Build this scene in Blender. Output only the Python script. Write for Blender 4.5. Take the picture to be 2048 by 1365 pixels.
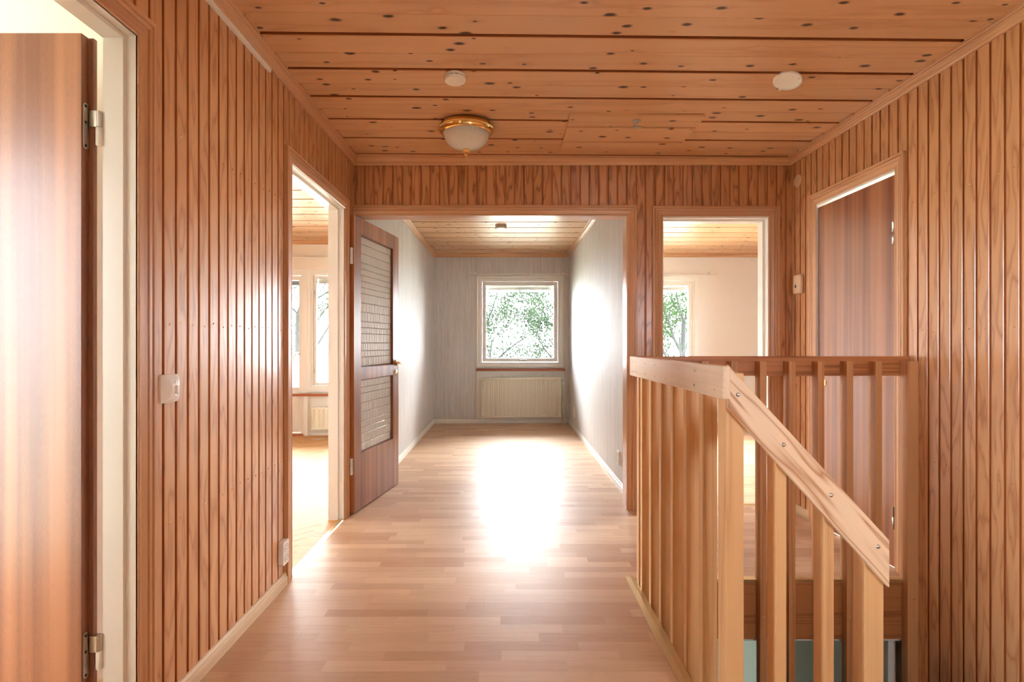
import bpy, math, random
from mathutils import Vector, Matrix
random.seed(7)
for _o in list(bpy.data.objects):
    bpy.data.objects.remove(_o)
scene = bpy.context.scene
COL = scene.collection

# ------------------------------------------------------------------ camera
# one-point view: x right, y into the picture, z up, metres
EYE = 1.17
cam_data = bpy.data.cameras.new('camera')
cam_data.sensor_width = 36.0
cam_data.lens = 1080 / 2048 * 36.0
cam_data.shift_x = (1024 - 1012) / 2048
cam_data.shift_y = (686 - 682.5) / 2048
cam_data.clip_start = 0.02
cam_data.clip_end = 300
cam = bpy.data.objects.new('camera', cam_data)
cam.location = (0, 0, EYE)
cam.rotation_euler = (math.radians(90), 0, 0)
COL.objects.link(cam)
scene.camera = cam

# ------------------------------------------------------------------ world, exposure
SKY = 20.0
world = bpy.data.worlds.new('overcast_sky')
scene.world = world
world.use_nodes = True
bg = world.node_tree.nodes['Background']
bg.inputs[0].default_value = (0.90, 0.965, 1.05, 1)
bg.inputs[1].default_value = SKY
sun_data = bpy.data.lights.new('soft_fill_sun', 'SUN')     # wide soft sun added as brighter far-side sky, to lift the far rooms
sun_data.energy = 60.0
sun_data.angle = math.radians(120)
sun_data.color = (0.97, 0.98, 1.0)
sun = bpy.data.objects.new('soft_fill_sun', sun_data)
sun.rotation_euler = (math.radians(-55), 0, math.radians(-22))
sun.location = (0, 30, 30)
COL.objects.link(sun)
vs = scene.view_settings
vs.view_transform = 'Standard'
vs.look = 'None'
vs.gamma = 1
vs.use_curve_mapping = False
vs.exposure = 1.0
cy = scene.cycles
cy.use_denoising = True
cy.use_adaptive_sampling = True
cy.adaptive_threshold = 0.02
cy.max_bounces = 8
cy.diffuse_bounces = 5
cy.glossy_bounces = 3
cy.transmission_bounces = 4
cy.transparent_max_bounces = 12
cy.caustics_reflective = False
cy.caustics_refractive = False
cy.sample_clamp_indirect = 150


XF = None


def portal(loc, rot, sx, sy):
    # daylight guide in a window opening (adds no light of its own)
    l = bpy.data.lights.new('window_portal', 'AREA')
    l.shape = 'RECTANGLE'
    l.size = sx
    l.size_y = sy
    l.cycles.is_portal = True
    o = bpy.data.objects.new('window_portal', l)
    o.matrix_world = (XF if XF is not None else Matrix()) @ Matrix.Translation(loc) @ Matrix.Rotation(rot[0], 4, 'X')
    COL.objects.link(o)


# ------------------------------------------------------------------ materials
def lin(c):
    return tuple(((v / 255) / 12.92 if v / 255 <= 0.04045 else ((v / 255 + 0.055) / 1.055) ** 2.4) for v in c) + (1,)


class NT:
    def __init__(s, name):
        s.m = bpy.data.materials.new(name)
        s.m.use_nodes = True
        s.t = s.m.node_tree
        s.b = s.t.nodes['Principled BSDF']
        s.out = s.t.nodes['Material Output']

    def n(s, kind, **kw):
        x = s.t.nodes.new(kind)
        for k, v in kw.items():
            setattr(x, k, v)
        return x

    def l(s, a, b):
        s.t.links.new(a, b)

    def math(s, op, a, b=None, clamp=False):
        x = s.n('ShaderNodeMath', operation=op, use_clamp=clamp)
        for i, v in enumerate((a, b)):
            if v is None:
                continue
            if isinstance(v, (int, float)):
                x.inputs[i].default_value = v
            else:
                s.l(v, x.inputs[i])
        return x.outputs[0]

    def vmath(s, op, a, b):
        x = s.n('ShaderNodeVectorMath', operation=op)
        for i, v in enumerate((a, b)):
            if isinstance(v, (tuple, list)):
                x.inputs[i].default_value = v
            else:
                s.l(v, x.inputs[i])
        return x.outputs[0]

    def mix(s, f, a, b):
        x = s.n('ShaderNodeMix', data_type='RGBA')
        if isinstance(f, (int, float)):
            x.inputs[0].default_value = f
        else:
            s.l(f, x.inputs[0])
        for i, v in ((6, a), (7, b)):
            if isinstance(v, tuple):
                x.inputs[i].default_value = v
            else:
                s.l(v, x.inputs[i])
        return x.outputs[2]

    def noise(s, vec, scale=1, detail=2, rough=0.5, dist=0):
        x = s.n('ShaderNodeTexNoise')
        s.l(vec, x.inputs['Vector'])
        x.inputs['Scale'].default_value = scale
        x.inputs['Detail'].default_value = detail
        x.inputs['Roughness'].default_value = rough
        x.inputs['Distortion'].default_value = dist
        return x.outputs[0]

    def ramp(s, f, *stops):
        x = s.n('ShaderNodeValToRGB')
        e = x.color_ramp.elements
        while len(e) < len(stops):
            e.new(0.5)
        for i, (p, c) in enumerate(stops):
            e[i].position = p
            e[i].color = c if isinstance(c, tuple) else (c, c, c, 1)
        s.l(f, x.inputs[0])
        return x.outputs[0]

    def bump(s, h, strength=0.2, dist=0.002):
        x = s.n('ShaderNodeBump')
        x.inputs['Strength'].default_value = strength
        x.inputs['Distance'].default_value = dist
        s.l(h, x.inputs['Height'])
        s.l(x.outputs[0], s.b.inputs['Normal'])


def local_vec(t, axis):
    """local coordinates with the board's length on z and a shift of its own for every object"""
    tc = t.n('ShaderNodeTexCoord')
    sep = t.n('ShaderNodeSeparateXYZ')
    t.l(tc.outputs['Object'], sep.inputs[0])
    com = t.n('ShaderNodeCombineXYZ')
    order = {'z': (0, 1, 2), 'x': (1, 2, 0), 'y': (0, 2, 1)}[axis]
    for i, k in enumerate(order):
        t.l(sep.outputs[k], com.inputs[i])
    oi = t.n('ShaderNodeObjectInfo')
    sh = t.n('ShaderNodeCombineXYZ')
    for i, k in enumerate((53.0, 31.0, 97.0)):
        t.l(t.math('MULTIPLY', oi.outputs['Random'], k), sh.inputs[i])
    return t.vmath('ADD', com.outputs[0], sh.outputs[0]), oi.outputs['Random']


def wood(name, light, dark, axis='z', rings=9.0, across=11.0, along=0.55, rough=0.32, line=0.55, knots=0.0, tone=0.18, spec=0.5, coat=0.0):
    t = NT(name)
    v, rnd = local_vec(t, axis)
    vs_ = t.vmath('MULTIPLY', v, (across, across, along))
    big = t.noise(vs_, 1.0, 2, 0.45, 0.25)
    kn = None
    if knots:
        vor = t.n('ShaderNodeTexVoronoi')
        vor.feature = 'F1'
        vor.voronoi_dimensions = '2D'
        sv = t.n('ShaderNodeSeparateXYZ')
        t.l(v, sv.inputs[0])
        cv = t.n('ShaderNodeCombineXYZ')
        t.l(t.math('MULTIPLY', sv.outputs[0], 8.5), cv.inputs[0])
        t.l(t.math('MULTIPLY', sv.outputs[2], 4.2), cv.inputs[1])
        t.l(cv.outputs[0], vor.inputs['Vector'])
        vor.inputs['Scale'].default_value = 1
        sepc = t.n('ShaderNodeSeparateColor')
        t.l(vor.outputs['Color'], sepc.inputs[0])
        pick = t.math('GREATER_THAN', sepc.outputs[0], 0.25)
        rad = t.math('MULTIPLY_ADD', sepc.outputs[1], 0.085)
        rad.node.inputs[2].default_value = 0.035
        d = t.math('DIVIDE', vor.outputs['Distance'], rad)
        wob = t.math('MULTIPLY', t.noise(t.vmath('MULTIPLY', v, (60, 60, 30)), 1, 2), 0.7)
        d = t.math('ADD', d, wob)
        kn = t.math('MULTIPLY', t.math('SUBTRACT', 1.55, d, True), pick)
        kn = t.math('MULTIPLY', kn, 1.6, True)
        halo = t.math('MULTIPLY', t.math('DIVIDE', 0.05, t.math('ADD', vor.outputs['Distance'], 0.08)), 0.35)
        big = t.math('ADD', big, halo)
    rg = t.math('PINGPONG', t.math('MULTIPLY', big, rings), 1.0)
    rg = t.math('POWER', rg, 3.2)
    fine = t.noise(t.vmath('MULTIPLY', v, (260, 260, 4.0)), 1, 2, 0.6)
    f = t.math('ADD', t.math('MULTIPLY', rg, line), t.math('MULTIPLY', t.math('SUBTRACT', fine, 0.5), 0.35), True)
    c = t.mix(f, lin(light), lin(dark))
    # board to board tone
    tn = t.math('MULTIPLY_ADD', rnd, tone)
    tn.node.inputs[2].default_value = 1.0 - tone / 2
    hsv = t.n('ShaderNodeHueSaturation')
    t.l(c, hsv.inputs['Color'])
    t.l(tn, hsv.inputs['Value'])
    c = hsv.outputs[0]
    if kn is not None:
        c = t.mix(kn, c, lin((74, 40, 22)))
    t.l(c, t.b.inputs['Base Color'])
    t.b.inputs['Roughness'].default_value = rough
    t.b.inputs['Specular IOR Level'].default_value = spec
    t.b.inputs['Coat Weight'].default_value = coat
    t.b.inputs['Coat Roughness'].default_value = 0.18
    t.b.inputs['Coat IOR'].default_value = 1.7
    return t.m


def plain(name, col, rough=0.5, metal=0.0, bump=None, spec=0.5):
    t = NT(name)
    tc = t.n('ShaderNodeTexCoord')
    nz = t.noise(tc.outputs['Object'], 9, 3, 0.6)
    c = t.mix(t.math('MULTIPLY', nz, 0.14), lin(col), tuple(x * 0.72 for x in lin(col)[:3]) + (1,))
    t.l(c, t.b.inputs['Base Color'])
    t.b.inputs['Roughness'].default_value = rough
    t.b.inputs['Metallic'].default_value = metal
    t.b.inputs['Specular IOR Level'].default_value = spec
    if bump:
        t.bump(t.noise(tc.outputs['Object'], bump, 3, 0.6), 0.1, 0.001)
    return t.m


def wallpaper(name, a, b):
    t = NT(name)
    g = t.n('ShaderNodeNewGeometry')
    v = t.vmath('MULTIPLY', g.outputs['Position'], (150, 150, 6))
    n1 = t.noise(v, 1, 3, 0.65)
    v2 = t.vmath('MULTIPLY', g.outputs['Position'], (42, 42, 1.2))
    n2 = t.noise(v2, 1, 2, 0.5)
    f = t.math('ADD', t.math('MULTIPLY', t.math('SUBTRACT', n1, 0.5), 1.9), n2)
    c = t.mix(t.math('ADD', f, 0.0, True), lin(a), lin(b))
    t.l(c, t.b.inputs['Base Color'])
    t.b.inputs['Roughness'].default_value = 0.65
    t.bump(n1, 0.35, 0.002)
    return t.m


def laminate(name, stops, w=0.064, ln=0.44, axis='x', rough=0.3):
    """three-strip beech print; strips run along x"""
    t = NT(name)
    g = t.n('ShaderNodeNewGeometry')
    s = t.n('ShaderNodeSeparateXYZ')
    t.l(g.outputs['Position'], s.inputs[0])
    row = t.math('FLOOR', t.math('DIVIDE', s.outputs[1], w))
    wn = t.n('ShaderNodeTexWhiteNoise', noise_dimensions='1D')
    t.l(row, wn.inputs['W'])
    u = t.math('ADD', t.math('DIVIDE', s.outputs[0], ln), t.math('MULTIPLY', wn.outputs[0], 13.0))
    colu = t.math('FLOOR', u)
    cm = t.n('ShaderNodeCombineXYZ')
    t.l(row, cm.inputs[0])
    t.l(colu, cm.inputs[1])
    w2 = t.n('ShaderNodeTexWhiteNoise', noise_dimensions='2D')
    t.l(cm.outputs[0], w2.inputs['Vector'])
    base = t.ramp(w2.outputs[0], *stops)
    sh = t.vmath('MULTIPLY', w2.outputs[1], (40, 40, 40))
    v = t.vmath('ADD', t.vmath('MULTIPLY', g.outputs['Position'], (1.6, 26, 0)), sh)
    big = t.noise(v, 1, 2, 0.5, 0.3)
    rg = t.math('POWER', t.math('PINGPONG', t.math('MULTIPLY', big, 8), 1.0), 2.0)
    fn = t.noise(t.vmath('MULTIPLY', g.outputs['Position'], (14, 300, 1)), 1, 2, 0.6)
    f = t.math('ADD', t.math('MULTIPLY', rg, 0.16), t.math('MULTIPLY', t.math('SUBTRACT', fn, 0.5), 0.5), True)
    c = t.mix(f, base, lin((170, 118, 86)))
    t.l(c, t.b.inputs['Base Color'])
    t.b.inputs['Specular IOR Level'].default_value = 0.16
    t.b.inputs['Roughness'].default_value = rough
    return t.m


def veneer(name, a, b, axis='z', rough=0.3):
    t = NT(name)
    v, rnd = local_vec(t, axis)
    n1 = t.noise(t.vmath('MULTIPLY', v, (15, 15, 0.3)), 1, 2, 0.55, 0.1)
    n2 = t.noise(t.vmath('MULTIPLY', v, (55, 55, 0.6)), 1, 2, 0.5)
    sp = t.noise(t.vmath('MULTIPLY', v, (420, 420, 55)), 1, 2, 0.6)
    f = t.math('ADD', t.math('MULTIPLY', t.math('SUBTRACT', n1, 0.5), 3.4), 0.5)
    f = t.math('ADD', f, t.math('MULTIPLY', t.math('SUBTRACT', n2, 0.5), 0.5))
    f = t.math('ADD', f, t.math('MULTIPLY', t.math('SUBTRACT', sp, 0.5), 0.6), True)
    t.l(t.mix(f, lin(a), lin(b)), t.b.inputs['Base Color'])
    t.b.inputs['Roughness'].default_value = rough
    t.b.inputs['Coat Weight'].default_value = 0.5
    t.b.inputs['Coat Roughness'].default_value = 0.34
    return t.m


def glass_clear(name):
    t = NT(name)
    tr = t.n('ShaderNodeBsdfTransparent')
    tr.inputs[0].default_value = (0.97, 0.985, 0.98, 1)
    gl = t.n('ShaderNodeBsdfGlossy')
    gl.inputs['Roughness'].default_value = 0.02
    fr = t.n('ShaderNodeFresnel')
    fr.inputs[0].default_value = 1.45
    mx = t.n('ShaderNodeMixShader')
    t.l(fr.outputs[0], mx.inputs[0])
    t.l(tr.outputs[0], mx.inputs[1])
    t.l(gl.outputs[0], mx.inputs[2])
    t.l(mx.outputs[0], t.out.inputs[0])
    t.t.nodes.remove(t.b)
    return t.m


def glass_cast(name):
    """milky pressed glass: lets light through softly"""
    t = NT(name)
    tl = t.n('ShaderNodeBsdfTranslucent')
    tl.inputs[0].default_value = (0.9, 0.95, 0.92, 1)
    tr = t.n('ShaderNodeBsdfTransparent')
    tr.inputs[0].default_value = (0.93, 0.97, 0.94, 1)
    gl = t.n('ShaderNodeBsdfGlossy')
    gl.inputs['Roughness'].default_value = 0.16
    df = t.n('ShaderNodeBsdfDiffuse')
    df.inputs[0].default_value = (0.92, 0.96, 0.93, 1)
    m1 = t.n('ShaderNodeMixShader')
    m1.inputs[0].default_value = 0.5
    t.l(tl.outputs[0], m1.inputs[1])
    t.l(tr.outputs[0], m1.inputs[2])
    m2 = t.n('ShaderNodeMixShader')
    m2.inputs[0].default_value = 0.85
    t.l(m1.outputs[0], m2.inputs[1])
    t.l(df.outputs[0], m2.inputs[2])
    fr = t.n('ShaderNodeFresnel')
    fr.inputs[0].default_value = 1.8
    m3 = t.n('ShaderNodeMixShader')
    t.l(fr.outputs[0], m3.inputs[0])
    t.l(m2.outputs[0], m3.inputs[1])
    t.l(gl.outputs[0], m3.inputs[2])
    t.l(m3.outputs[0], t.out.inputs[0])
    t.t.nodes.remove(t.b)
    return t.m


def leaf_mat(name, col, trans=0.12):
    t = NT(name)
    oi = t.n('ShaderNodeNewGeometry')
    nz = t.math('MULTIPLY', t.math('SUBTRACT', t.noise(oi.outputs['Position'], 9.0, 3), 0.3), 2.2, True)
    c = t.mix(nz, lin(tuple(x * .8 for x in col)), lin(tuple(x * 1.25 for x in col)))
    df = t.n('ShaderNodeBsdfDiffuse')
    tl = t.n('ShaderNodeBsdfTranslucent')
    t.l(c, df.inputs[0])
    t.l(c, tl.inputs[0])
    mx = t.n('ShaderNodeMixShader')
    mx.inputs[0].default_value = trans
    t.l(df.outputs[0], mx.inputs[1])
    t.l(tl.outputs[0], mx.inputs[2])
    t.l(mx.outputs[0], t.out.inputs[0])
    t.t.nodes.remove(t.b)
    return t.m


PINE_L, PINE_D = (216, 162, 114), (162, 98, 56)
M = {}
M['board'] = wood('pine_panel', PINE_L, PINE_D, 'z', rings=12, across=13, along=1.9, rough=0.28, line=0.62, tone=0.12, coat=1.0)
M['board_end_shaded'] = wood('pine_panel_reddish_shaded', (200, 142, 96), (132, 70, 36), 'z', rings=12, across=13, along=1.9, rough=0.3, line=0.85, tone=0.14, coat=0.8)  # redder grain, plus the end wall's dimmer light darkened into the colour
M['groove'] = wood('pine_groove', (186, 114, 64), (140, 78, 42), 'z', rings=6, across=20, along=0.4, rough=0.45, line=0.4)
M['grooveplank'] = wood('pine_ceiling_groove', (168, 100, 56), (122, 66, 34), 'x', rings=6, across=20, along=0.4, rough=0.5, line=0.4)
M['trim_z'] = wood('pine_trim_upright', (212, 163, 120), (160, 100, 60), 'z', rings=7, across=20, along=0.4, rough=0.33, line=0.45)
M['trim_x'] = wood('pine_trim_crosswise', (212, 163, 120), (160, 100, 60), 'x', rings=7, across=20, along=0.4, rough=0.33, line=0.45)
M['trim_y'] = wood('pine_trim_lengthwise', (212, 163, 120), (160, 100, 60), 'y', rings=7, across=20, along=0.4, rough=0.33, line=0.45)
M['plank'] = wood('pine_ceiling_plank', (222, 176, 132), (188, 124, 80), 'x', rings=8, across=9, along=0.35, rough=0.38, line=0.42, knots=1.0, tone=0.1)
M['rail_z'] = wood('pine_baluster', (226, 180, 128), (190, 132, 82), 'z', rings=7, across=22, along=0.5, rough=0.4, line=0.5)
M['rail_x'] = wood('pine_rail', (214, 176, 134), (160, 108, 68), 'x', rings=8, across=20, along=0.6, rough=0.4, line=0.6)
M['rail_y'] = wood('pine_side_rail', (238, 212, 182), (216, 178, 142), 'y', rings=8, across=20, along=0.6, rough=0.42, line=0.4)
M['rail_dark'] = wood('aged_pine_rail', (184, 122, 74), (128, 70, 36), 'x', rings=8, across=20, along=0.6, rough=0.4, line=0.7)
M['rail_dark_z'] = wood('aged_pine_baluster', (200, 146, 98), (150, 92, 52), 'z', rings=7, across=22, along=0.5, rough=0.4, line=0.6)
M['handrail'] = wood('pine_handrail', (244, 214, 180), (186, 126, 82), 'x', rings=12, across=18, along=1.3, rough=0.4, line=0.9)
M['base_y'] = wood('pale_skirting', (214, 186, 150), (180, 146, 110), 'y', rings=6, across=24, along=0.4, rough=0.4, line=0.35)
M['base_x'] = wood('pale_skirting_crosswise', (206, 160, 116), (170, 116, 76), 'x', rings=6, across=24, along=0.4, rough=0.4, line=0.35)
M['laminate'] = laminate('beech_laminate', ((0.0, lin((194, 154, 122))), (0.35, lin((210, 174, 141))), (0.7, lin((220, 187, 154))), (1.0, lin((200, 162, 130)))), rough=0.42)
M['parquet'] = wood('oak_parquet', (206, 158, 106), (168, 116, 70), 'x', rings=7, across=20, along=0.9, rough=0.55, line=0.4, tone=0.22, spec=0.1)
M['veneer'] = veneer('mahogany_veneer', (184, 124, 84), (132, 78, 50), rough=0.34)
M['edge'] = wood('door_edge', (196, 124, 70), (160, 88, 44), 'z', rings=5, across=30, along=0.3, rough=0.35, line=0.4)
M['paper'] = wallpaper('grey_wallpaper', (230, 227, 224), (196, 192, 189))
M['cream'] = plain('cream_paint', (238, 228, 214), 0.55, bump=40)
M['offwhite'] = plain('off_white_wall', (232, 227, 221), 0.6, bump=60)
M['white'] = plain('white_paint', (240, 236, 228), 0.35)
M['frame'] = plain('white_gloss_frame', (236, 232, 224), 0.3)
M['plastic'] = plain('white_plastic', (244, 240, 233), 0.35)
M['yellowed'] = plain('yellowed_plastic', (226, 196, 160), 0.4)
M['radiator'] = plain('radiator_enamel', (234, 228, 208), 0.35)
M['chrome'] = plain('steel', (200, 196, 188), 0.3, 1.0)
M['grey'] = plain('grey_slats', (150, 156, 160), 0.45)
M['dark'] = plain('dark_gap', (40, 34, 30), 0.8)
M['brass'] = plain('polished_brass', (238, 200, 132), 0.14, 1.0)
M['brassdull'] = plain('brass_strip', (214, 186, 132), 0.35, 0.85)
M['sage'] = plain('sage_wall', (196, 202, 186), 0.5)
M['sill'] = wood('sill_edge', (176, 98, 62), (130, 66, 38), 'x', rough=0.3)
M['stone'] = plain('white_sill', (226, 222, 214), 0.25)
M['glass'] = glass_clear('window_glass')
M['castglass'] = glass_cast('pressed_glass')
M['leaf'] = leaf_mat('birch_leaf', (38, 47, 35))
M['leaf2'] = leaf_mat('bush_leaf', (36, 48, 29))
M['bark'] = plain('grey_bark', (26, 25, 25), 0.9, bump=30)
M['lawn'] = plain('lawn', (150, 154, 138), 0.9, bump=8)
M['render'] = plain('outside_render', (225, 220, 210), 0.8)
M['deck'] = plain('deck_grey', (190, 188, 182), 0.7)
tM = NT('lamp_glass')
tM.b.inputs['Base Color'].default_value = lin((246, 243, 234))
tM.b.inputs['Roughness'].default_value = 0.22
tM.b.inputs['Transmission Weight'].default_value = 0.25
tM.b.inputs['Subsurface Weight'].default_value = 0.0
_tc = tM.n('ShaderNodeTexCoord')
tM.bump(tM.noise(_tc.outputs['Object'], 60, 2), 0.05, 0.001)
M['lampglass'] = tM.m


# ------------------------------------------------------------------ mesh helpers
class MB:
    def __init__(s):
        s.v = []
        s.f = []
        s.mi = []

    def add(s, verts, faces, mi=0):
        k = len(s.v)
        s.v += [Vector(p) for p in verts]
        s.f += [tuple(i + k for i in f) for f in faces]
        s.mi += [mi] * len(faces)
        return s

    def box(s, x0, x1, y0, y1, z0, z1, mi=0):
        if x0 > x1: x0, x1 = x1, x0
        if y0 > y1: y0, y1 = y1, y0
        if z0 > z1: z0, z1 = z1, z0
        vv = [(x, y, z) for z in (z0, z1) for y in (y0, y1) for x in (x0, x1)]
        return s.add(vv, [(0, 2, 3, 1), (4, 5, 7, 6), (0, 1, 5, 4), (2, 6, 7, 3), (0, 4, 6, 2), (1, 3, 7, 5)], mi)

    def prism(s, poly, fn, a, b, mi=0):
        """poly: list of 2d points, fn(p, q, r) -> 3d, r runs from a to b"""
        n = len(poly)
        vv = [fn(p, q, a) for p, q in poly] + [fn(p, q, b) for p, q in poly]
        ff = [tuple(range(n - 1, -1, -1)), tuple(range(n, 2 * n))]
        ff += [(i, (i + 1) % n, (i + 1) % n + n, i + n) for i in range(n)]
        return s.add(vv, ff, mi)

    def tube(s, pts, r, n=8, cap=True):
        pts = [Vector(p) for p in pts]
        rs = r if isinstance(r, (list, tuple)) else [r] * len(pts)
        rings = []
        up = None
        for i, p in enumerate(pts):
            d = (pts[min(i + 1, len(pts) - 1)] - pts[max(i - 1, 0)]).normalized()
            ref = Vector((0, 0, 1)) if abs(d.z) < 0.9 else Vector((1, 0, 0))
            a = d.cross(ref).normalized()
            if up is not None and a.dot(up) < 0:
                a = -a
            up = a
            b = d.cross(a)
            rings.append([p + (a * math.cos(2 * math.pi * k / n) + b * math.sin(2 * math.pi * k / n)) * rs[i] for k in range(n)])
        vv = [q for rg in rings for q in rg]
        ff = []
        for i in range(len(pts) - 1):
            for k in range(n):
                ff.append((i * n + k, i * n + (k + 1) % n, (i + 1) * n + (k + 1) % n, (i + 1) * n + k))
        if cap:
            ff.append(tuple(range(n - 1, -1, -1)))
            ff.append(tuple((len(pts) - 1) * n + k for k in range(n)))
        return s.add(vv, ff)

    def lathe(s, prof, o, axis, n=32, flute=0.0, flutes=0):
        """prof: (radius, height along axis)"""
        o = Vector(o)
        ax = Vector(axis).normalized()
        ref = Vector((0, 0, 1)) if abs(ax.z) < 0.9 else Vector((1, 0, 0))
        a = ax.cross(ref).normalized()
        b = ax.cross(a)
        vv = []
        for r, h in prof:
            for k in range(n):
                th = 2 * math.pi * k / n
                rr = r * (1 + flute * math.cos(flutes * th)) if flutes else r
                vv.append(o + ax * h + (a * math.cos(th) + b * math.sin(th)) * rr)
        ff = []
        for i in range(len(prof) - 1):
            for k in range(n):
                ff.append((i * n + k, i * n + (k + 1) % n, (i + 1) * n + (k + 1) % n, (i + 1) * n + k))
        ff.append(tuple(range(n - 1, -1, -1)))
        ff.append(tuple((len(prof) - 1) * n + k for k in range(n)))
        return s.add(vv, ff)

    def ring(s, x0, x1, z0, z1, w, y0, y1):
        """picture-frame of boxes in an x-z plane"""
        s.box(x0, x0 + w, y0, y1, z0, z1)
        s.box(x1 - w, x1, y0, y1, z0, z1)
        s.box(x0 + w, x1 - w, y0, y1, z1 - w, z1)
        s.box(x0 + w, x1 - w, y0, y1, z0, z0 + w)
        return s

    def xf(s, m):
        s.v = [m @ p for p in s.v]
        return s

    def build(s, name, mat, parent=None, smooth=False, bevel=0.0, seg=2, kind=None):
        if XF is not None:
            s.v = [XF @ p for p in s.v]
        lo = Vector((min(p.x for p in s.v), min(p.y for p in s.v), min(p.z for p in s.v)))
        hi = Vector((max(p.x for p in s.v), max(p.y for p in s.v), max(p.z for p in s.v)))
        c = (lo + hi) / 2
        me = bpy.data.meshes.new(name)
        me.from_pydata([p - c for p in s.v], [], s.f)
        mats = mat if isinstance(mat, (list, tuple)) else [mat]
        for m in mats:
            me.materials.append(M[m] if isinstance(m, str) else m)
        if len(mats) > 1:
            for i, p in enumerate(me.polygons):
                p.material_index = s.mi[i]
        import bmesh
        bm = bmesh.new()
        bm.from_mesh(me)
        bmesh.ops.recalc_face_normals(bm, faces=bm.faces)
        bm.to_mesh(me)
        bm.free()
        if smooth:
            me.shade_smooth()
            try:
                me.set_sharp_from_angle(angle=math.radians(40))
            except Exception:
                pass
        o = bpy.data.objects.new(name, me)
        o.location = c
        COL.objects.link(o)
        if bevel:
            b = o.modifiers.new('soft_edges', 'BEVEL')
            b.width = bevel
            b.segments = seg
            b.limit_method = 'ANGLE'
        if parent:
            hang(o, parent)
        if kind:
            o['kind'] = kind
        return o


WORLD_LOC = {}


def wloc(o):
    p = Vector(o.location)
    if o.name in WORLD_LOC:
        return WORLD_LOC[o.name]
    return p


def hang(o, parent):
    w = Vector(o.location)
    o.parent = parent
    o.location = w - wloc(parent)
    WORLD_LOC[o.name] = w


def tag(o, label=None, cat=None, group=None, kind=None):
    if label: o['label'] = label
    if cat: o['category'] = cat
    if group: o['group'] = group
    if kind: o['kind'] = kind
    return o


def empty(name, loc, label, cat, group=None, kind=None):
    o = bpy.data.objects.new(name, None)
    o.empty_display_size = 0.1
    o.location = XF @ Vector(loc) if XF is not None else loc
    COL.objects.link(o)
    return tag(o, label, cat, group, kind)


def sweep(name, pts, prof, n, mat, parent, inward=None, closed=False, mats=None):
    """one mitred piece per path segment; profile (a, b): a across in the plane, b along n. inward: point the a axis points to (else away from the centre)"""
    pts = [Vector(p) for p in pts]
    n = Vector(n).normalized()
    N = len(pts)
    segs = N if closed else N - 1
    T = [(pts[(i + 1) % N] - pts[i]).normalized() for i in range(segs)]
    A = [t.cross(n) for t in T]
    cen = sum(pts, Vector()) / N
    sgn = 1 if A[0].dot((pts[0] + pts[1]) / 2 - cen) > 0 else -1
    if inward:
        sgn = -sgn
    A = [a * sgn for a in A]

    def mit(i):
        if closed:
            p, q = A[(i - 1) % segs], A[i % segs]
        else:
            p, q = A[max(i - 1, 0)], A[min(i, segs - 1)]
        return (p + q) / (1 + p.dot(q))
    out = []
    for i in range(segs):
        m0, m1 = mit(i), mit(i + 1)
        P, Q = pts[i], pts[(i + 1) % N]
        k = len(prof)
        mb = MB()
        vv = [P + m0 * a + n * b for a, b in prof] + [Q + m1 * a + n * b for a, b in prof]
        ff = [tuple(range(k)), tuple(range(2 * k - 1, k - 1, -1))] + [(j, (j + 1) % k, (j + 1) % k + k, j + k) for j in range(k)]
        mb.add(vv, ff)
        mt = mat
        if mats:
            t = T[i]
            mt = mats[0] if abs(t.x) > 0.8 else mats[1] if abs(t.y) > 0.8 else mats[2]
        out.append(mb.build(name, mt, parent))
    return out


CASING = [(0, 0), (0, .007), (.003, .009), (.010, .009), (.012, .007), (.034, .0115), (.036, .009), (.039, .009), (.041, .0135),
          (.050, .015), (.052, .0115), (.055, .0115), (.057, .017), (.070, .017), (.072, .015), (.072, 0)]
CORNICE = [(0, 0), (.044, 0), (.044, .011), (.040, .016), (.033, .016), (.027, .027), (.018, .033), (.016, .042), (.011, .047), (0, .047)]
SKIRT = [(0, 0), (.015, 0), (.015, .032), (.013, .040), (.010, .042), (.010, .046), (.005, .057), (0, .059)]
WTRIM = ['trim_x', 'trim_y', 'trim_z']

# ------------------------------------------------------------------ dimensions
XL, XR = -1.072, 2.0            # panelled faces of the hall
YE = 3.783                      # panelled end wall
YF = 7.85                       # far rooms' window wall
YV = 6.83                       # living room's window wall
YB = -1.0                       # wall behind the camera
CEIL = 2.46
TOP = 2.62
HOLE = (0.618, 2.0, 0.66, 2.68)  # stair well x0 x1 y0 y1
PITCH, GROOVE, GD, BT = 0.0655, 0.012, 0.008, 0.016


# ------------------------------------------------------------------ room shell
def wall(name, label, mat, boxes, cat='wall'):
    m = MB()
    for b in boxes:
        m.box(*b)
    o = m.build(name, mat)
    return tag(o, label, cat, kind='structure')


def wall_y(name, label, mat, x0, x1, y0, y1, z0, z1, holes):
    """upright wall whose length runs along x; holes (xa, xb, za, zb)"""
    bx = []
    x = x0
    for xa, xb, za, zb in sorted(holes):
        if xa > x: bx.append((x, xa, y0, y1, z0, z1))
        if za > z0: bx.append((xa, xb, y0, y1, z0, za))
        if zb < z1: bx.append((xa, xb, y0, y1, zb, z1))
        x = xb
    if x < x1: bx.append((x, x1, y0, y1, z0, z1))
    return wall(name, label, mat, bx)


def wall_x(name, label, mat, x0, x1, y0, y1, z0, z1, holes):
    bx = []
    y = y0
    for ya, yb, za, zb in sorted(holes):
        if ya > y: bx.append((x0, x1, y, ya, z0, z1))
        if za > z0: bx.append((x0, x1, ya, yb, z0, za))
        if zb < z1: bx.append((x0, x1, ya, yb, zb, z1))
        y = yb
    if y < y1: bx.append((x0, x1, y, y1, z0, z1))
    return wall(name, label, mat, bx)


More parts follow.
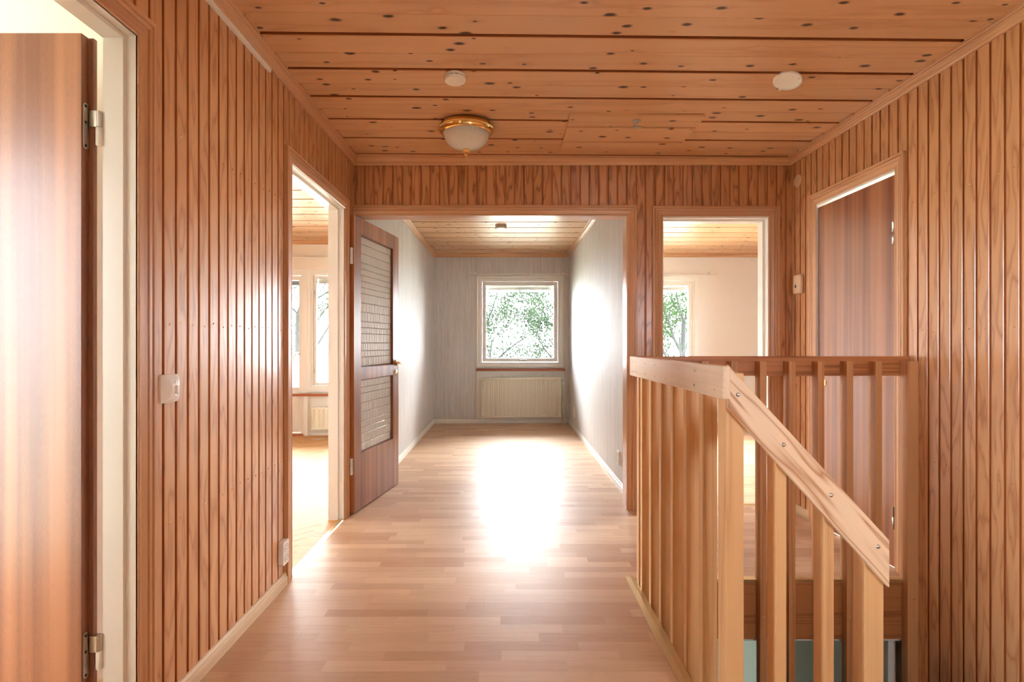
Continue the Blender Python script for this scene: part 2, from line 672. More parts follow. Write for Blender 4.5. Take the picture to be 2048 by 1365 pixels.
D1 = (0.764, 1.564, 0, 2.06)      # doorway to the near room (y range)
D2 = (2.69, 3.573, 0, 2.06)       # doorway to the living room
OPEN = (-1.05, 0.844, 0, 2.06)    # wide opening in the end wall (x range)
D3 = (1.096, 1.839, 0, 2.055)     # doorway in the end wall
D4 = (2.77, 3.473, 0, 2.06)       # closed door in the right wall (y range)
W1 = (-0.375, 0.782, 0.86, 2.09)  # far window, wall hole
W2 = (1.60, 2.746, 0.86, 2.09)
W3 = (-2.47, -1.45, 0.60, 2.05)   # living room window
BD = (-3.42, -2.56, 0.02, 2.05)   # balcony door
W7 = (1.05, 1.75, 1.15, 1.92)      # unseen window added behind the camera to light the handrail
W5 = (-0.90, 0.10, 0.80, 2.12)    # unseen left-wall window added behind the camera as hall fill (y range)
WA = (5.2, 6.7, 0.75, 2.15)       # unseen side window added to brighten the white room (y range)
W8 = (2.8, 4.6, 0.55, 2.2)      # unseen living room window added to send light into the hall (y range)
W9 = (0.62, 1.42, 0.55, 2.15)     # unseen near room side window added as hall fill (y range)
W6 = (-3.6, -1.95, 0.15, 2.10)    # near room window
YN = 0.45                         # near room's outer wall

def grow_hole(d):
    return (d[0] - .0225, d[1] + .0225, -.05, d[3] + .0225)


wall_left = wall_x('wall_left', 'varnished pine-panelled wall on the left of the hall with two doorways', 'cream', -1.17, XL - BT, YB, YE + .002, -0.05, TOP, [W5, grow_hole(D1), grow_hole(D2)])
wall_end = wall_y('wall_end', 'pine-panelled end wall of the hall with wide opening and doorway', 'offwhite', -1.17, 4.6, YE + BT, 3.9, -0.05, TOP, [(OPEN[0], OPEN[1] + .0205, -.05, OPEN[3] + .0205), grow_hole(D3)])
wall_right = wall_x('wall_right', 'pine-panelled wall on the right of the hall beside the stairs', 'cream', XR + BT, 2.12, YB, YE + BT, -2.7, TOP, [(D4[0] - .0225, D4[1] + .0225, 0, D4[3] + .0225)])
wall_x('wall_bedroom_left', 'grey textured wallpaper wall left of the far window', 'paper', -1.17, -1.05, 3.9, YF, -0.05, TOP, [])
wall_x('wall_bedroom_right', 'grey textured wallpaper wall right of the far window', 'paper', 0.916, 0.968, 3.9, YF, -0.05, TOP, [])
wall_x('wall_room_left', 'white side of the partition in the room on the right', 'offwhite', 0.968, 1.02, 3.9, YF, -0.05, TOP, [])
wall_y('wall_far', 'grey wallpapered wall around the far white window', 'paper', -1.17, 0.968, YF, YF + .22, -0.05, TOP, [W1])
wall_y('wall_room_far', 'plain off-white window wall of the room on the right', 'offwhite', 0.968, 4.6, YF, YF + .22, -0.05, TOP, [W2])
wall_x('wall_room_right', 'off-white side wall of the room on the right', 'offwhite', 4.4, 4.6, 3.9, YF, -0.05, TOP, [WA])
wall_y('wall_living_far', 'cream living room wall with balcony door and tall window', 'cream', -5.6, -1.17, YV, YV + .22, -0.05, TOP, [BD, W3])
wall_x('wall_living_left', 'cream side wall of the living room', 'cream', -5.6, -5.4, 2.0, YV, -0.05, TOP, [W8])
wall_y('wall_living_near', 'cream partition between living room and near room', 'cream', -5.6, -1.17, 1.88, 2.0, -0.05, TOP, [])
wall_x('wall_near_left', 'white outer wall of the near room', 'white', -5.0, -4.8, YN, 1.88, -0.05, TOP, [W9])
wall_y('wall_near_back', 'outer wall of the near room with a tall window', 'white', -5.0, -1.17, YN - .12, YN, -0.05, TOP, [W6])
wall_y('wall_back', 'plain wall behind the camera', 'offwhite', -1.17, 2.12, YB - .12, YB, -0.05, TOP, [W7])

# ceiling
ceil = wall('ceiling', 'knotty pine plank ceiling of the hall', 'white', [(-5.6, -1.17, YN - .12, YV + .22, CEIL + .026, TOP + .1), (-1.17, 4.6, YB - .12, YF + .22, CEIL + .026, TOP + .1)], 'ceiling')
near_ceil = wall('ceiling_near', 'flat white ceiling of the room behind the open mahogany door', 'white', [(-4.8, -1.17, YN, 1.88, CEIL, CEIL + .026)], 'ceiling')


def ceiling_planks(x0, x1, y0, y1, phase, ang=0.0):
    """boards in pairs: a deep groove between pairs, a tight joint inside a pair"""
    u = 0.287
    gw, gd, th = 0.024, 0.015, 0.024
    k = math.floor((y0 - phase) / u)
    xm = 0.0 if x0 < 0 < x1 else (x0 + x1) / 2
    while True:
        a = phase + k * u
        if a >= y1 - 0.02:
            break
        for half in (0, 1):
            p0 = a + (gw if half == 0 else u / 2 + gw / 2)
            p1 = a + (u / 2 + gw / 2 - 0.0008 if half == 0 else u)
            t0 = a if half == 0 else p0
            if p1 < y0 + 0.01 or p0 > y1 - 0.01:
                continue
            p0, p1 = max(p0, y0), min(p1, y1)
            t0 = max(t0, y0)
            z0, z1, zt = CEIL, CEIL + th, CEIL + gd
            c = 0.0015
            if half == 0 and t0 < p0:
                poly = [(t0, z1), (t0, zt), (p0, zt), (p0, z0 + .003), (p0 + .003, z0), (p1 - c, z0), (p1, z0 + c), (p1, z1)]
            else:
                poly = [(p0, z1), (p0, z0 + c), (p0 + c, z0), (p1 - .003, z0), (p1, z0 + .003), (p1, z1)]
            tn = math.tan(math.radians(ang))
            m = MB()
            m.prism(poly, lambda p, q, r: (r, p + (r - xm) * tn, q), x0, x1)
            if half == 0 and t0 < p0:
                m.mi[2 + 1] = m.mi[2 + 2] = 1
            elif half == 1:
                m.mi[2 + 4] = 1
            m.build('ceiling_plank', ['plank', 'grooveplank'], ceil)
        k += 1


ceiling_planks(XL - .004, XR + .004, YB, YE + .0, 2.258, 1.1)
ceiling_planks(-1.05, 0.916, 3.9, YF, 5.75)
ceiling_planks(1.02, 4.4, 3.9, YF, 5.74)
ceiling_planks(-5.4, -1.17, 2.0, YV, 5.70)

# cornices
cor = empty('trim_1', (XL, YE, CEIL), 'stepped pine cornice round the hall ceiling', 'cornice', kind='structure')
sweep('cornice', [(XL, YB, CEIL), (XL, YE, CEIL), (XR, YE, CEIL), (XR, YB, CEIL)], CORNICE, (0, 0, -1), None, cor, inward=True, mats=WTRIM)
# small fillets closing the ceiling against the cornice, one per pair of planks
for k in range(-1, 6):
    y = 2.272 + .287 * k
    tl, tr = XL * math.tan(math.radians(1.1)), XR * math.tan(math.radians(1.1))
    MB().box(XL + .040, XL + .054, y + .15 + tl, y + .27 + tl, CEIL - .009, CEIL - .0005).build('cornice_fillet', 'trim_y', cor)
    MB().box(XR - .054, XR - .040, y + .15 + tr, y + .27 + tr, CEIL - .009, CEIL - .0005).build('cornice_fillet', 'trim_y', cor)
cor2 = empty('trim_2', (0, YF, CEIL), 'pine cornice round the ceiling of the wallpapered room', 'cornice', kind='structure')
sweep('cornice', [(-1.05, 3.9, CEIL), (-1.05, YF, CEIL), (.916, YF, CEIL), (.916, 3.9, CEIL)], CORNICE, (0, 0, -1), None, cor2, inward=True, mats=WTRIM)
cor3 = empty('trim_3', (2, YF, CEIL), 'pine cornice round the ceiling of the white room', 'cornice', kind='structure')
sweep('cornice', [(1.02, 3.9, CEIL), (1.02, YF, CEIL), (4.4, YF, CEIL), (4.4, 3.9, CEIL)], CORNICE, (0, 0, -1), None, cor3, inward=True, mats=WTRIM)
cor4 = empty('trim_4', (-3, YV, CEIL), 'wide pine cornice along the living room window wall', 'cornice', kind='structure')
sweep('cornice', [(-5.4, 2, CEIL), (-5.4, YV, CEIL), (-1.17, YV, CEIL), (-1.17, 2, CEIL)], CORNICE, (0, 0, -1), None, cor4, inward=True, mats=WTRIM)
MB().box(-5.4, -1.17, YV - .02, YV, 2.09, 2.25).build('valance_board', 'cream', cor4)
MB().box(-5.4, -1.17, YV - .028, YV - .02, 2.245, 2.255).build('valance_bead', 'cream', cor4)


def cut(d):
    return (d[0] - .0225, d[1] + .0225, 0, d[3] + .0225)


# panelling: every board an object
def panel(parent, axis, face, sgn, u0, u1, zlo, zhi, openings, phase):
    """axis: direction of the boards' row; face: visible plane; sgn: direction of the visible normal. zlo may be a function of the board's middle"""
    k = math.floor((u0 - phase) / PITCH)
    while phase + k * PITCH < u1 - 0.004:
        a, b = phase + k * PITCH, phase + (k + 1) * PITCH
        k += 1
        a_, b_ = max(a, u0), min(b, u1)
        if b_ - a_ < 0.004:
            continue
        z0 = zlo((a_ + b_) / 2) if callable(zlo) else zlo
        cuts = sorted({a_, b_, min(max(a + GROOVE, a_), b_)} | {c for o in openings for c in o[:2] if a_ < c < b_})
        fn = (lambda p, q, r: (face + sgn * q, p, r)) if axis == 'y' else (lambda p, q, r: (p, face + sgn * q, r))
        hit = [o for o in openings if o[0] < b_ - 1e-4 and o[1] > a_ + 1e-4]
        m = MB()
        if not hit and a_ == a and b_ == b:
            c = 0.0014
            poly = [(a, -BT), (a, -GD), (a + GROOVE, -GD), (a + GROOVE, -c), (a + GROOVE + c, 0), (b - c, 0), (b, -c), (b, -BT)]
            m.prism(poly, fn, z0, zhi)
            for q in (1, 2, 6):
                m.mi[2 + q] = 1
        else:
            for s, e in zip(cuts[:-1], cuts[1:]):
                if e - s < 1e-5:
                    continue
                mid = (s + e) / 2
                zb = z0
                t = -GD if mid < a + GROOVE else 0
                for o in openings:
                    if o[0] < mid < o[1]:
                        zb = o[3]
                        if o[2] > z0 + .1:
                            m.prism([(s, -BT), (s, t), (e, t), (e, -BT)], fn, z0, o[2])
                m.prism([(s, -BT), (s, t), (e, t), (e, -BT)], fn, zb, zhi, 1 if t < 0 else 0)
        m.build('panel_board', ['board_end_shaded' if axis == 'x' else 'board', 'groove'], parent)


panel(wall_left, 'y', XL, 1, YB, YE, 0, CEIL - .02, [W5, cut(D1), cut(D2)], 1.618)
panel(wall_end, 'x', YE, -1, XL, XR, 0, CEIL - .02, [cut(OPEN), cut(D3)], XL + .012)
panel(wall_right, 'y', XR, -1, YB, YE, lambda y: 0 if y > HOLE[3] else -2.6, CEIL - .02, [cut(D4)], 2.618 - 40 * PITCH)


def nail_rows(parent, axis, face, sgn, us, zs):
    m = MB()
    for u in us:
        for z in zs:
            du, dz = random.uniform(-.006, .006), random.uniform(-.008, .008)
            p = (face, u + du, z + dz) if axis == 'y' else (u + du, face, z + dz)
            d = (sgn, 0, 0) if axis == 'y' else (0, sgn, 0)
            m.lathe([(.0034, 0), (.003, .0012), (.0015, .0022)], p, d, 8)
    o = m.build('nail_heads', 'brass', parent, smooth=True, kind='stuff')


bl = [1.618 + PITCH * k + .036 for k in range(0, 16)]
nail_rows(wall_left, 'y', XL, 1, [u for u in bl if 1.66 < u < 2.6], (1.85, 1.235, .60))
br = [2.618 - PITCH * k + .036 for k in range(0, 16)]
nail_rows(wall_right, 'y', XR, -1, br, (1.862, 1.225, .617))
nail_rows(wall_end, 'x', YE, -1, [XL + .012 + PITCH * k + .036 for k in (29, 30, 31, 44, 45)], (1.86, 1.235, .61))

# ------------------------------------------------------------------ floors
floor = wall('floor', 'beech three-strip laminate floor of the hall and the far rooms', 'deck',
             [(-1.17, HOLE[0], YB, YF, -.28, -.008), (HOLE[0], 4.4, HOLE[3], YF, -.28, -.008), (HOLE[0], 2.1, YB, HOLE[2], -.28, -.008)], 'floor')
PW, PL = 0.192, 1.29


def planks(y0, y1, spans_of):
    r = math.floor(y0 / PW)
    while r * PW < y1:
        a, b = max(r * PW, y0), min((r + 1) * PW, y1)
        if b - a > .004:
            for x0, x1 in spans_of((a + b) / 2):
                off = (r * 0.437) % 1.0 * PL
                x = x0 - off
                while x < x1:
                    s, e = max(x, x0), min(x + PL, x1)
                    if e - s > .01:
                        m = MB()
                        g = .0005
                        m.box(s + g / 2, e - g / 2, a + g / 2, b - g / 2, -.008, 0)
                        m.build('laminate_plank', 'laminate', floor)
                    x += PL
        r += 1


def hall_spans(y):
    if HOLE[2] < y < HOLE[3]:
        return [(XL, HOLE[0])]
    return [(XL, XR)]


planks(YB, HOLE[2], hall_spans)
planks(HOLE[2], HOLE[3], hall_spans)
planks(HOLE[3], YE, hall_spans)
planks(YE, 3.9, lambda y: [(-1.05, .844), (1.096, 1.839)])
planks(D1[0], D1[1], lambda y: [(-1.17, XL)])
planks(3.9, YF, lambda y: [(-1.05, .916), (1.02, 4.4)])

lfloor = wall('floor_living', 'golden herringbone oak parquet of the living room', 'deck', [(-5.4, -1.17, 2.0, YV, -.28, -.010)], 'floor')
# herringbone, pieces as objects in the strip that can be seen
HW, HLn = 0.085, 0.51


def herringbone(x0, x1, y0, y1):
    # pieces at +-45 degrees in stair rows; clipped to the room by a loose test
    me = {}
    c45 = math.sqrt(.5)
    n = 0
    for i in range(-40, 60):
        for j in range(-14, 24):
            for kind in (0, 1):
                # axis-aligned herringbone in (p,q), then turned 45 degrees
                p = i * HW + j * HLn * 0 + j * 2 * HLn * 0
                if kind == 0:
                    px, py = i * HW + j * (HLn + HLn) * .5 * 2, i * HW
                    cx, cyy = px + HLn / 2, py + HW / 2
                    rot = 0
                else:
                    px, py = i * HW + j * 2 * HLn + HLn, i * HW - HLn + HW
                    cx, cyy = px + HW / 2, py + HLn / 2
                    rot = 90
                wx = c45 * cx - c45 * cyy
                wy = c45 * cx + c45 * cyy
                wx, wy = wx - 3.0, wy + 3.0
                if not (x0 + .18 < wx < x1 - .18 and y0 + .18 < wy < y1 - .18):
                    continue
                yield wx, wy, rot + 45


def parquet():
    proto = None
    for wx, wy, rot in herringbone(-3.55, -1.05, 2.3, 6.95):
        if wx > -1.36 or wy > YV - .19:
            pass
        if wx > -1.17 - .19 or wy > YV - .19:
            continue
        if proto is None:
            m = MB()
            m.box(-HLn / 2 + .0004, HLn / 2 - .0004, -HW / 2 + .0004, HW / 2 - .0004, -.005, .005)
            proto = m.build('parquet_block', 'parquet')
            o = proto
        else:
            o = proto.copy()
            COL.objects.link(o)
        o.location = (wx, wy, -.005)
        o.rotation_euler = (0, 0, math.radians(rot))
        o.name = 'parquet_block'
        hang(o, lfloor)


parquet()
# border friezes that the herringbone stops at, and the plain rest of the room
m = MB()
m.box(-1.36, -1.17, 2.0, YV, -.010, -.0006)
m.box(-5.4, -1.36, YV - .19, YV, -.010, -.0006)
m.box(-5.4, -3.3, 2.0, YV - .19, -.010, -.0012)
m.box(-3.3, -1.36, 2.0, 2.55, -.010, -.0012)
m.build('parquet_border', 'parquet', lfloor)
wall('floor_near', 'pale floor of the room behind the open mahogany door', 'laminate', [(-4.8, -1.17, YN, 1.88, -.28, 0)], 'floor')
# the living room threshold strip
m = MB()
m.prism([(-1.105, 0), (-1.1, .004), (-1.075, .004), (-1.07, 0)], lambda p, q, r: (p, r, q), 2.69, 3.573)
tag(m.build('threshold_strip', 'brassdull'), 'pale brass threshold strip between laminate and parquet in the doorway', 'threshold')
m = MB()
m.box(-1.17, -1.105, 2.69, 3.573, -.05, 0)
m.build('floor_sill', 'parquet', lfloor)
m = MB()
m.prism([(3.885, 0), (3.89, .005), (3.915, .005), (3.92, 0)], lambda p, q, r: (r, p, q), 1.10, 1.835)
tag(m.build('threshold_strip', 'brassdull'), 'brass threshold strip under the doorway to the white room', 'threshold')
# fascia and brass nosing round the stair well
m = MB()
m.box(HOLE[0], HOLE[0] + .022, HOLE[2], HOLE[3] - .022, -.29, -.004)
fs = tag(m.build('trim_5', 'rail_y'), 'pine fascia board along the hall side of the stair well', 'fascia', kind='structure')
m = MB()
m.box(HOLE[0], XR, HOLE[3] - .022, HOLE[3], -.29, -.004)
fb = tag(m.build('trim_6', 'rail_dark'), 'broad pine fascia board below the far edge of the stair well', 'fascia', kind='structure')
m = MB()
m.prism([(.592, 0), (.594, .004), (.618, .005), (.6415, .004), (.6415, -.012), (.64, -.012), (.64, 0)], lambda p, q, r: (p, r, q), HOLE[2], HOLE[3] + .01)
ns = m.build('edge_strip', 'brassdull')
tag(ns, 'brass edging strip along the floor beside the slatted side railing', 'edge strip')
m = MB()
y = 1.3
while y < HOLE[3]:
    m.lathe([(.0035, 0), (.003, .001), (.001, .0012)], (.606, y, .0042), (0, 0, 1), 8)
    y += .3
m.build('screw_heads', 'chrome', ns, kind='stuff')
m = MB()
m.prism([(2.70, 0), (2.698, .004), (2.68, .005), (2.6565, .004), (2.6565, -.010), (2.658, -.010), (2.658, 0)], lambda p, q, r: (r, p, q), HOLE[0] + .03, XR)
tag(m.build('edge_strip', 'brassdull'), 'brass edging strip on the far edge of the stair well behind the balusters', 'edge strip')


# ------------------------------------------------------------------ skirtings
def skirt(name, label, mat, runs):
    e = empty(name, runs[0][0], label, 'baseboard', kind='structure')
    for a, b, nrm in runs:
        a, b = Vector(a), Vector(b)
        nrm = Vector(nrm)
        d = (b - a).normalized()
        L = (b - a).length
        m = MB()
        m.prism(SKIRT, lambda p, q, r: a + d * r + nrm * p + Vector((0, 0, q)), 0, L)
        m.build('skirting', mat, e)
    return e


skirt('baseboard_left', 'pale wooden skirting along the left hall wall', 'base_y',
      [((XL, D1[1] + .074, 0), (XL, D2[0] - .074, 0), (1, 0, 0)), ((XL, YB, 0), (XL, D1[0] - .074, 0), (1, 0, 0))])
skirt('baseboard_right', 'pine skirting in the corner beside the dark door', 'base_y',
      [((XR, D4[1] + .074, 0), (XR, YE, 0), (-1, 0, 0))])
skirt('baseboard_end', 'pine skirting on the end wall between the doorways', 'base_x',
      [((OPEN[1] + .074, YE, 0), (D3[0] - .074, YE, 0), (0, -1, 0)), ((D3[1] + .074, YE, 0), (XR, YE, 0), (0, -1, 0))])
skirt('baseboard_bedroom', 'white skirting round the wallpapered far room', 'white',
      [((-1.05, 3.9, 0), (-1.05, YF, 0), (1, 0, 0)), ((-1.05, YF, 0), (.916, YF, 0), (0, -1, 0)), ((.916, 3.9, 0), (.916, YF, 0), (-1, 0, 0))])
skirt('baseboard_room', 'white skirting round the room behind the right doorway', 'white',
      [((1.02, YF, 0), (4.4, YF, 0), (0, -1, 0)), ((1.02, 3.9, 0), (1.02, YF, 0), (1, 0, 0)), ((4.4, 3.9, 0), (4.4, YF, 0), (-1, 0, 0))])
skirt('baseboard_living', 'white skirting under the living room window', 'white',
      [((-2.52, YV, 0), (-1.17, YV, 0), (0, -1, 0)), ((-5.4, YV, 0), (-3.46, YV, 0), (0, -1, 0))])

# ------------------------------------------------------------------ doors
SCREW = [(.0032, 0), (.0032, .0008), (.001, .0012)]


def casing_x(parent, d, face, n):
    sweep('casing', [(face, d[0], 0), (face, d[0], d[3]), (face, d[1], d[3]), (face, d[1], 0)], CASING, (n, 0, 0), None, parent, mats=WTRIM)


def casing_y(parent, d, face, n):
    sweep('casing', [(d[0], face, 0), (d[0], face, d[3]), (d[1], face, d[3]), (d[1], face, 0)], CASING, (0, n, 0), None, parent, mats=WTRIM)


def frame_x(parent, d, x0, xs, x1, t=.0, stop=.013, mat='frame'):
    """lining of a doorway in a wall along y; stop thickening between xs and x0 (x0 the far side)"""
    T = .022
    m = MB()
    for a, b, s in ((x0, xs, stop), (xs, x1, 0)):
        m.box(a, b, d[0] - T, d[0] + s, 0, d[3] + T)
        m.box(a, b, d[1] - s, d[1] + T, 0, d[3] + T)
        m.box(a, b, d[0] + s, d[1] - s, d[3] - s, d[3] + T)
    # widen the wall hole's lining only inside the wall
    return m.build('door_frame', mat, parent)


def hinge_knuckle(parent, p, h, r=.008, mat='chrome', two='frame'):
    p = Vector(p)
    m = MB()
    m.lathe([(r * .8, 0), (r, .002), (r, h * .52), (r * .9, h * .53)], p, (0, 0, 1), 14)
    hk = m.build('hinge_knuckle', two, parent, smooth=True)
    m = MB()
    m.lathe([(r * .9, h * .54), (r, h * .55), (r, h - .002), (r * .7, h)], p, (0, 0, 1), 14)
    m.build('hinge_knuckle', mat, parent, smooth=True)


# door_1: near room, leaf opened square into the room
d1 = empty('door_1', (XL, 1.564, 0), 'open mahogany door with steel hinges in the near doorway', 'door', kind='structure')
casing_x(d1, D1, XL, 1)
frame_x(d1, D1, -1.158, -1.10, XL + .004)
m = MB()
lz0, lz1 = .012, 2.04
m.prism([(-1.99, 1.515), (-1.191, 1.515), (-1.191, 1.541), (-1.177, 1.541), (-1.177, 1.555), (-1.99, 1.555)], lambda p, q, r: (p, q, r), lz0, lz1)
leaf1 = m.build('leaf', 'veneer', d1, bevel=.0012)
for hz in (1.784, .285):
    m = MB()
    # plate screwed on the leaf's edge, rounded ends
    pl = []
    for k in range(9):
        t = math.pi * k / 8
        pl.append((.010 * math.cos(t), .055 + .010 * math.sin(t)))
    for k in range(9):
        t = math.pi + math.pi * k / 8
        pl.append((.010 * math.cos(t), -.055 + .010 * math.sin(t)))
    m.prism(pl, lambda p, q, r: (r, 1.529 + p, hz + q), -1.191, -1.1885)
    m.box(-1.191, -1.1885, 1.534, 1.5405, hz + .002, hz + .048)
    m.box(-1.1885, -1.166, 1.5375, 1.5405, hz + .002, hz + .048)
    m.build('hinge_plate', 'chrome', leaf1)
    m = MB()
    for q in (.056, .010, -.056):
        m.lathe([(.0045, 0), (.004, .001), (.002, .0002)], (-1.1885, 1.527, hz + q), (1, 0, 0), 10)
    m.build('screw_heads', 'dark', leaf1, kind='stuff')
    hinge_knuckle(leaf1, (-1.1655, 1.547, hz - .05), .1, .0085)

# door_2: living room, glazed leaf thrown back past the end wall
d2 = empty('door_2', (XL, 3.573, 0), 'glazed door with pressed glass panes swung open beside the living room doorway', 'door', kind='structure')
casing_x(d2, D2, XL, 1)
frame_x(d2, D2, -1.172, -1.108, XL + .004)
dirv = Vector((.142, .808, 0)).normalized()
nrm = Vector((dirv.y, -dirv.x, 0))    # towards the hall
base = Vector((-1.034, 3.673, 0))
LM = Matrix(((dirv.x, nrm.x, 0, base.x), (dirv.y, nrm.y, 0, base.y), (0, 0, 1, 0), (0, 0, 0, 1)))  # local: u along leaf, v out of its face, z
LW, LT = .82, .040
m = MB()
PU0, PU1 = .110, .702
for a, b, z0, z1 in ((0, PU0, .008, 2.042), (PU1, LW, .008, 2.042), (PU0, PU1, 1.930, 2.042), (PU0, PU1, .910, .996), (PU0, PU1, .008, .394)):
    m.box(a, b, -LT, 0, z0, z1)
m.xf(LM)
leaf2 = m.build('leaf', 'veneer', d2)
m = MB()
m.box(-.0006, .001, -LT + .0003, -.0003, .009, 2.041)
m.xf(LM)
m.build('leaf_edge', 'edge', d2)
for z0, z1 in ((.996, 1.930), (.394, .910)):
    m = MB()
    for a, b, c, d in ((PU0, PU0 + .010, z0, z1), (PU1 - .010, PU1, z0, z1), (PU0 + .01, PU1 - .01, z0, z0 + .010), (PU0 + .01, PU1 - .01, z1 - .010, z1)):
        m.box(a, b, -LT + .004, -LT + .016, c, d)
    m.xf(LM)
    m.build('glazing_bead', 'veneer', leaf2)
    # pressed glass: one sheet covered with small raised cushions in staggered rows
    m = MB()
    m.box(PU0 + .004, PU1 - .004, -LT + .016, -LT + .0186, z0 + .004, z1 - .004, 1)
    z = z0 + .006
    row = 0
    while z < z1 - .012:
        hh = random.choice((.044, .056, .066))
        hh = min(hh, z1 - .006 - z)
        u = PU0 + .006 - random.uniform(0, .05)
        while u < PU1 - .008:
            ww = random.choice((.034, .046, .058))
            a, b = max(u, PU0 + .006), min(u + ww, PU1 - .006)
            if b - a > .008:
                i = .0022
                y0, y1 = -LT + .019, -LT + .0222
                q = [(a + .0008, y0, z + .0008), (b - .0008, y0, z + .0008), (b - .0008, y0, z + hh - .0008), (a + .0008, y0, z + hh - .0008),
                     (a + i * 2, y1 + random.uniform(-.0008, .0008), z + i * 2), (b - i * 2, y1 + random.uniform(-.0008, .0008), z + i * 2),
                     (b - i * 2, y1 + random.uniform(-.0008, .0008), z + hh - i * 2), (a + i * 2, y1 + random.uniform(-.0008, .0008), z + hh - i * 2)]
                m.add(q, [(0, 1, 5, 4), (1, 2, 6, 5), (2, 3, 7, 6), (3, 0, 4, 7), (4, 5, 6, 7)])
            u += ww
        z += hh
        row += 1
    m.xf(LM)
    m.build('pane', ['castglass', 'glass'], leaf2)
for hz in (1.76, .33):
    m = MB()
    m.box(-.0026, -.0006, -.026, -.006, hz - .055, hz + .055)
    m.box(-.0026, -.0006, -.05, -.026, hz + .002, hz + .055)
    m.xf(LM)
    m.build('hinge_plate', 'frame', leaf2, bevel=.0008)
    m = MB()
    for q in (-.045, .015, .045):
        m.lathe([(.0028, 0), (.002, .0008), (.001, .0003)], (-.0026, -.016, hz + q), (-1, 0, 0), 8)
    m.xf(LM)
    m.build('screw_heads', 'dark', leaf2, kind='stuff')
    hinge_knuckle(leaf2, (-1.046, 3.650, hz - .055), .11, .009, mat='frame')
    m = MB()
    m.box(-1.0716, -1.0700, 3.60, 3.645, hz - .055, hz - .002)
    m.build('hinge_plate', 'frame', d2)
# brass lever and key rose on the free stile
m = MB()
m.lathe([(.026, 0), (.026, .003), (.018, .008), (.011, .010), (.010, .036), (.012, .040)], (.762, 0, 1.005), (0, 1, 0), 20)
m.tube([(.762, .040, 1.005), (.735, .043, 1.006), (.70, .044, 1.004), (.66, .042, 1.000)], [.0095, .0085, .008, .010], 10)
m.xf(LM)
m.build('handle', 'brass', leaf2, smooth=True)
m = MB()
m.lathe([(.024, 0), (.024, .003), (.017, .006), (.004, .0065)], (.762, 0, .925), (0, 1, 0), 20)
m.box(.760, .764, .0063, .0075, .916, .934)
m.xf(LM)
m.build('keyhole_rose', 'brass', leaf2, smooth=True)

# door_3: open doorway in the end wall with white lining
d3 = empty('door_3', (1.467, YE, 0), 'open doorway to the white room with white lining and pine casing', 'doorway', kind='structure')
casing_y(d3, D3, YE, -1)
m = MB()
T = .022
for a, b, s in ((YE - .003, 3.83, .0), (3.83, 3.902, .014)):
    m.box(D3[0] - T, D3[0] + .006 + s, a, b, 0, D3[3] + T)
    m.box(D3[1] - .006 - s, D3[1] + T, a, b, 0, D3[3] + T)
    m.box(D3[0] + .006 + s, D3[1] - .006 - s, a, b, D3[3] - .010 - s, D3[3] + T)
m.build('door_frame', 'frame', d3)

# door_4: closed door in the right wall
d4 = empty('door_4', (XR, 3.1, 0), 'closed mahogany veneer door in the right wall behind the railing', 'door', kind='structure')
casing_x(d4, D4, XR, -1)
m = MB()
for a, b, s in ((XR - .004, 2.05, 0), (2.05, 2.12, .013)):
    m.box(a, b, D4[0] - T, D4[0] + s + .002, 0, D4[3] + T)
    m.box(a, b, D4[1] - s - .002, D4[1] + T, 0, D4[3] + T)
    m.box(a, b, D4[0] + s, D4[1] - s, D4[3] - s - .006, D4[3] + T)
m.build('door_frame', 'frame', d4)
m = MB()
m.box(2.006, 2.046, D4[0] + .005, D4[1] - .005, .010, D4[3] - .022)
leaf4 = m.build('leaf', 'veneer', d4, bevel=.001)
for hz in (1.735, .265):
    hinge_knuckle(leaf4, (1.996, D4[0] + .010, hz - .055), .115, .0085, mat='chrome', two='chrome')
m = MB()
m.lathe([(.026, 0), (.026, .003), (.016, .008), (.010, .010), (.010, .040), (.011, .044)], (2.006, 3.405, 1.0), (-1, 0, 0), 20)
m.tube([(1.962, 3.405, 1.0), (1.960, 3.36, 1.001), (1.961, 3.30, .998)], [.0095, .008, .010], 10)
m.build('handle', 'brass', leaf4, smooth=True)
m = MB()
m.lathe([(.024, 0), (.024, .003), (.017, .006), (.004, .0065)], (2.006, 3.405, .92), (-1, 0, 0), 20)
m.build('keyhole_rose', 'brass', leaf4, smooth=True)

# wide opening: pine lining and casing (right side and top)
op = empty('trim_7', (0, YE, 0), 'pine casing and lining round the wide opening to the wallpapered room', 'door casing', kind='structure')
sweep('casing', [(OPEN[0] - .02, YE, OPEN[3]), (OPEN[1], YE, OPEN[3]), (OPEN[1], YE, 0)], CASING, (0, -1, 0), None, op, mats=WTRIM)
MB().box(OPEN[1], OPEN[1] + .02, YE - .002, 3.905, 0, OPEN[3]).build('lining', 'trim_z', op)
MB().box(OPEN[0], OPEN[1], YE - .002, 3.905, OPEN[3], OPEN[3] + .02).build('lining', 'trim_x', op)


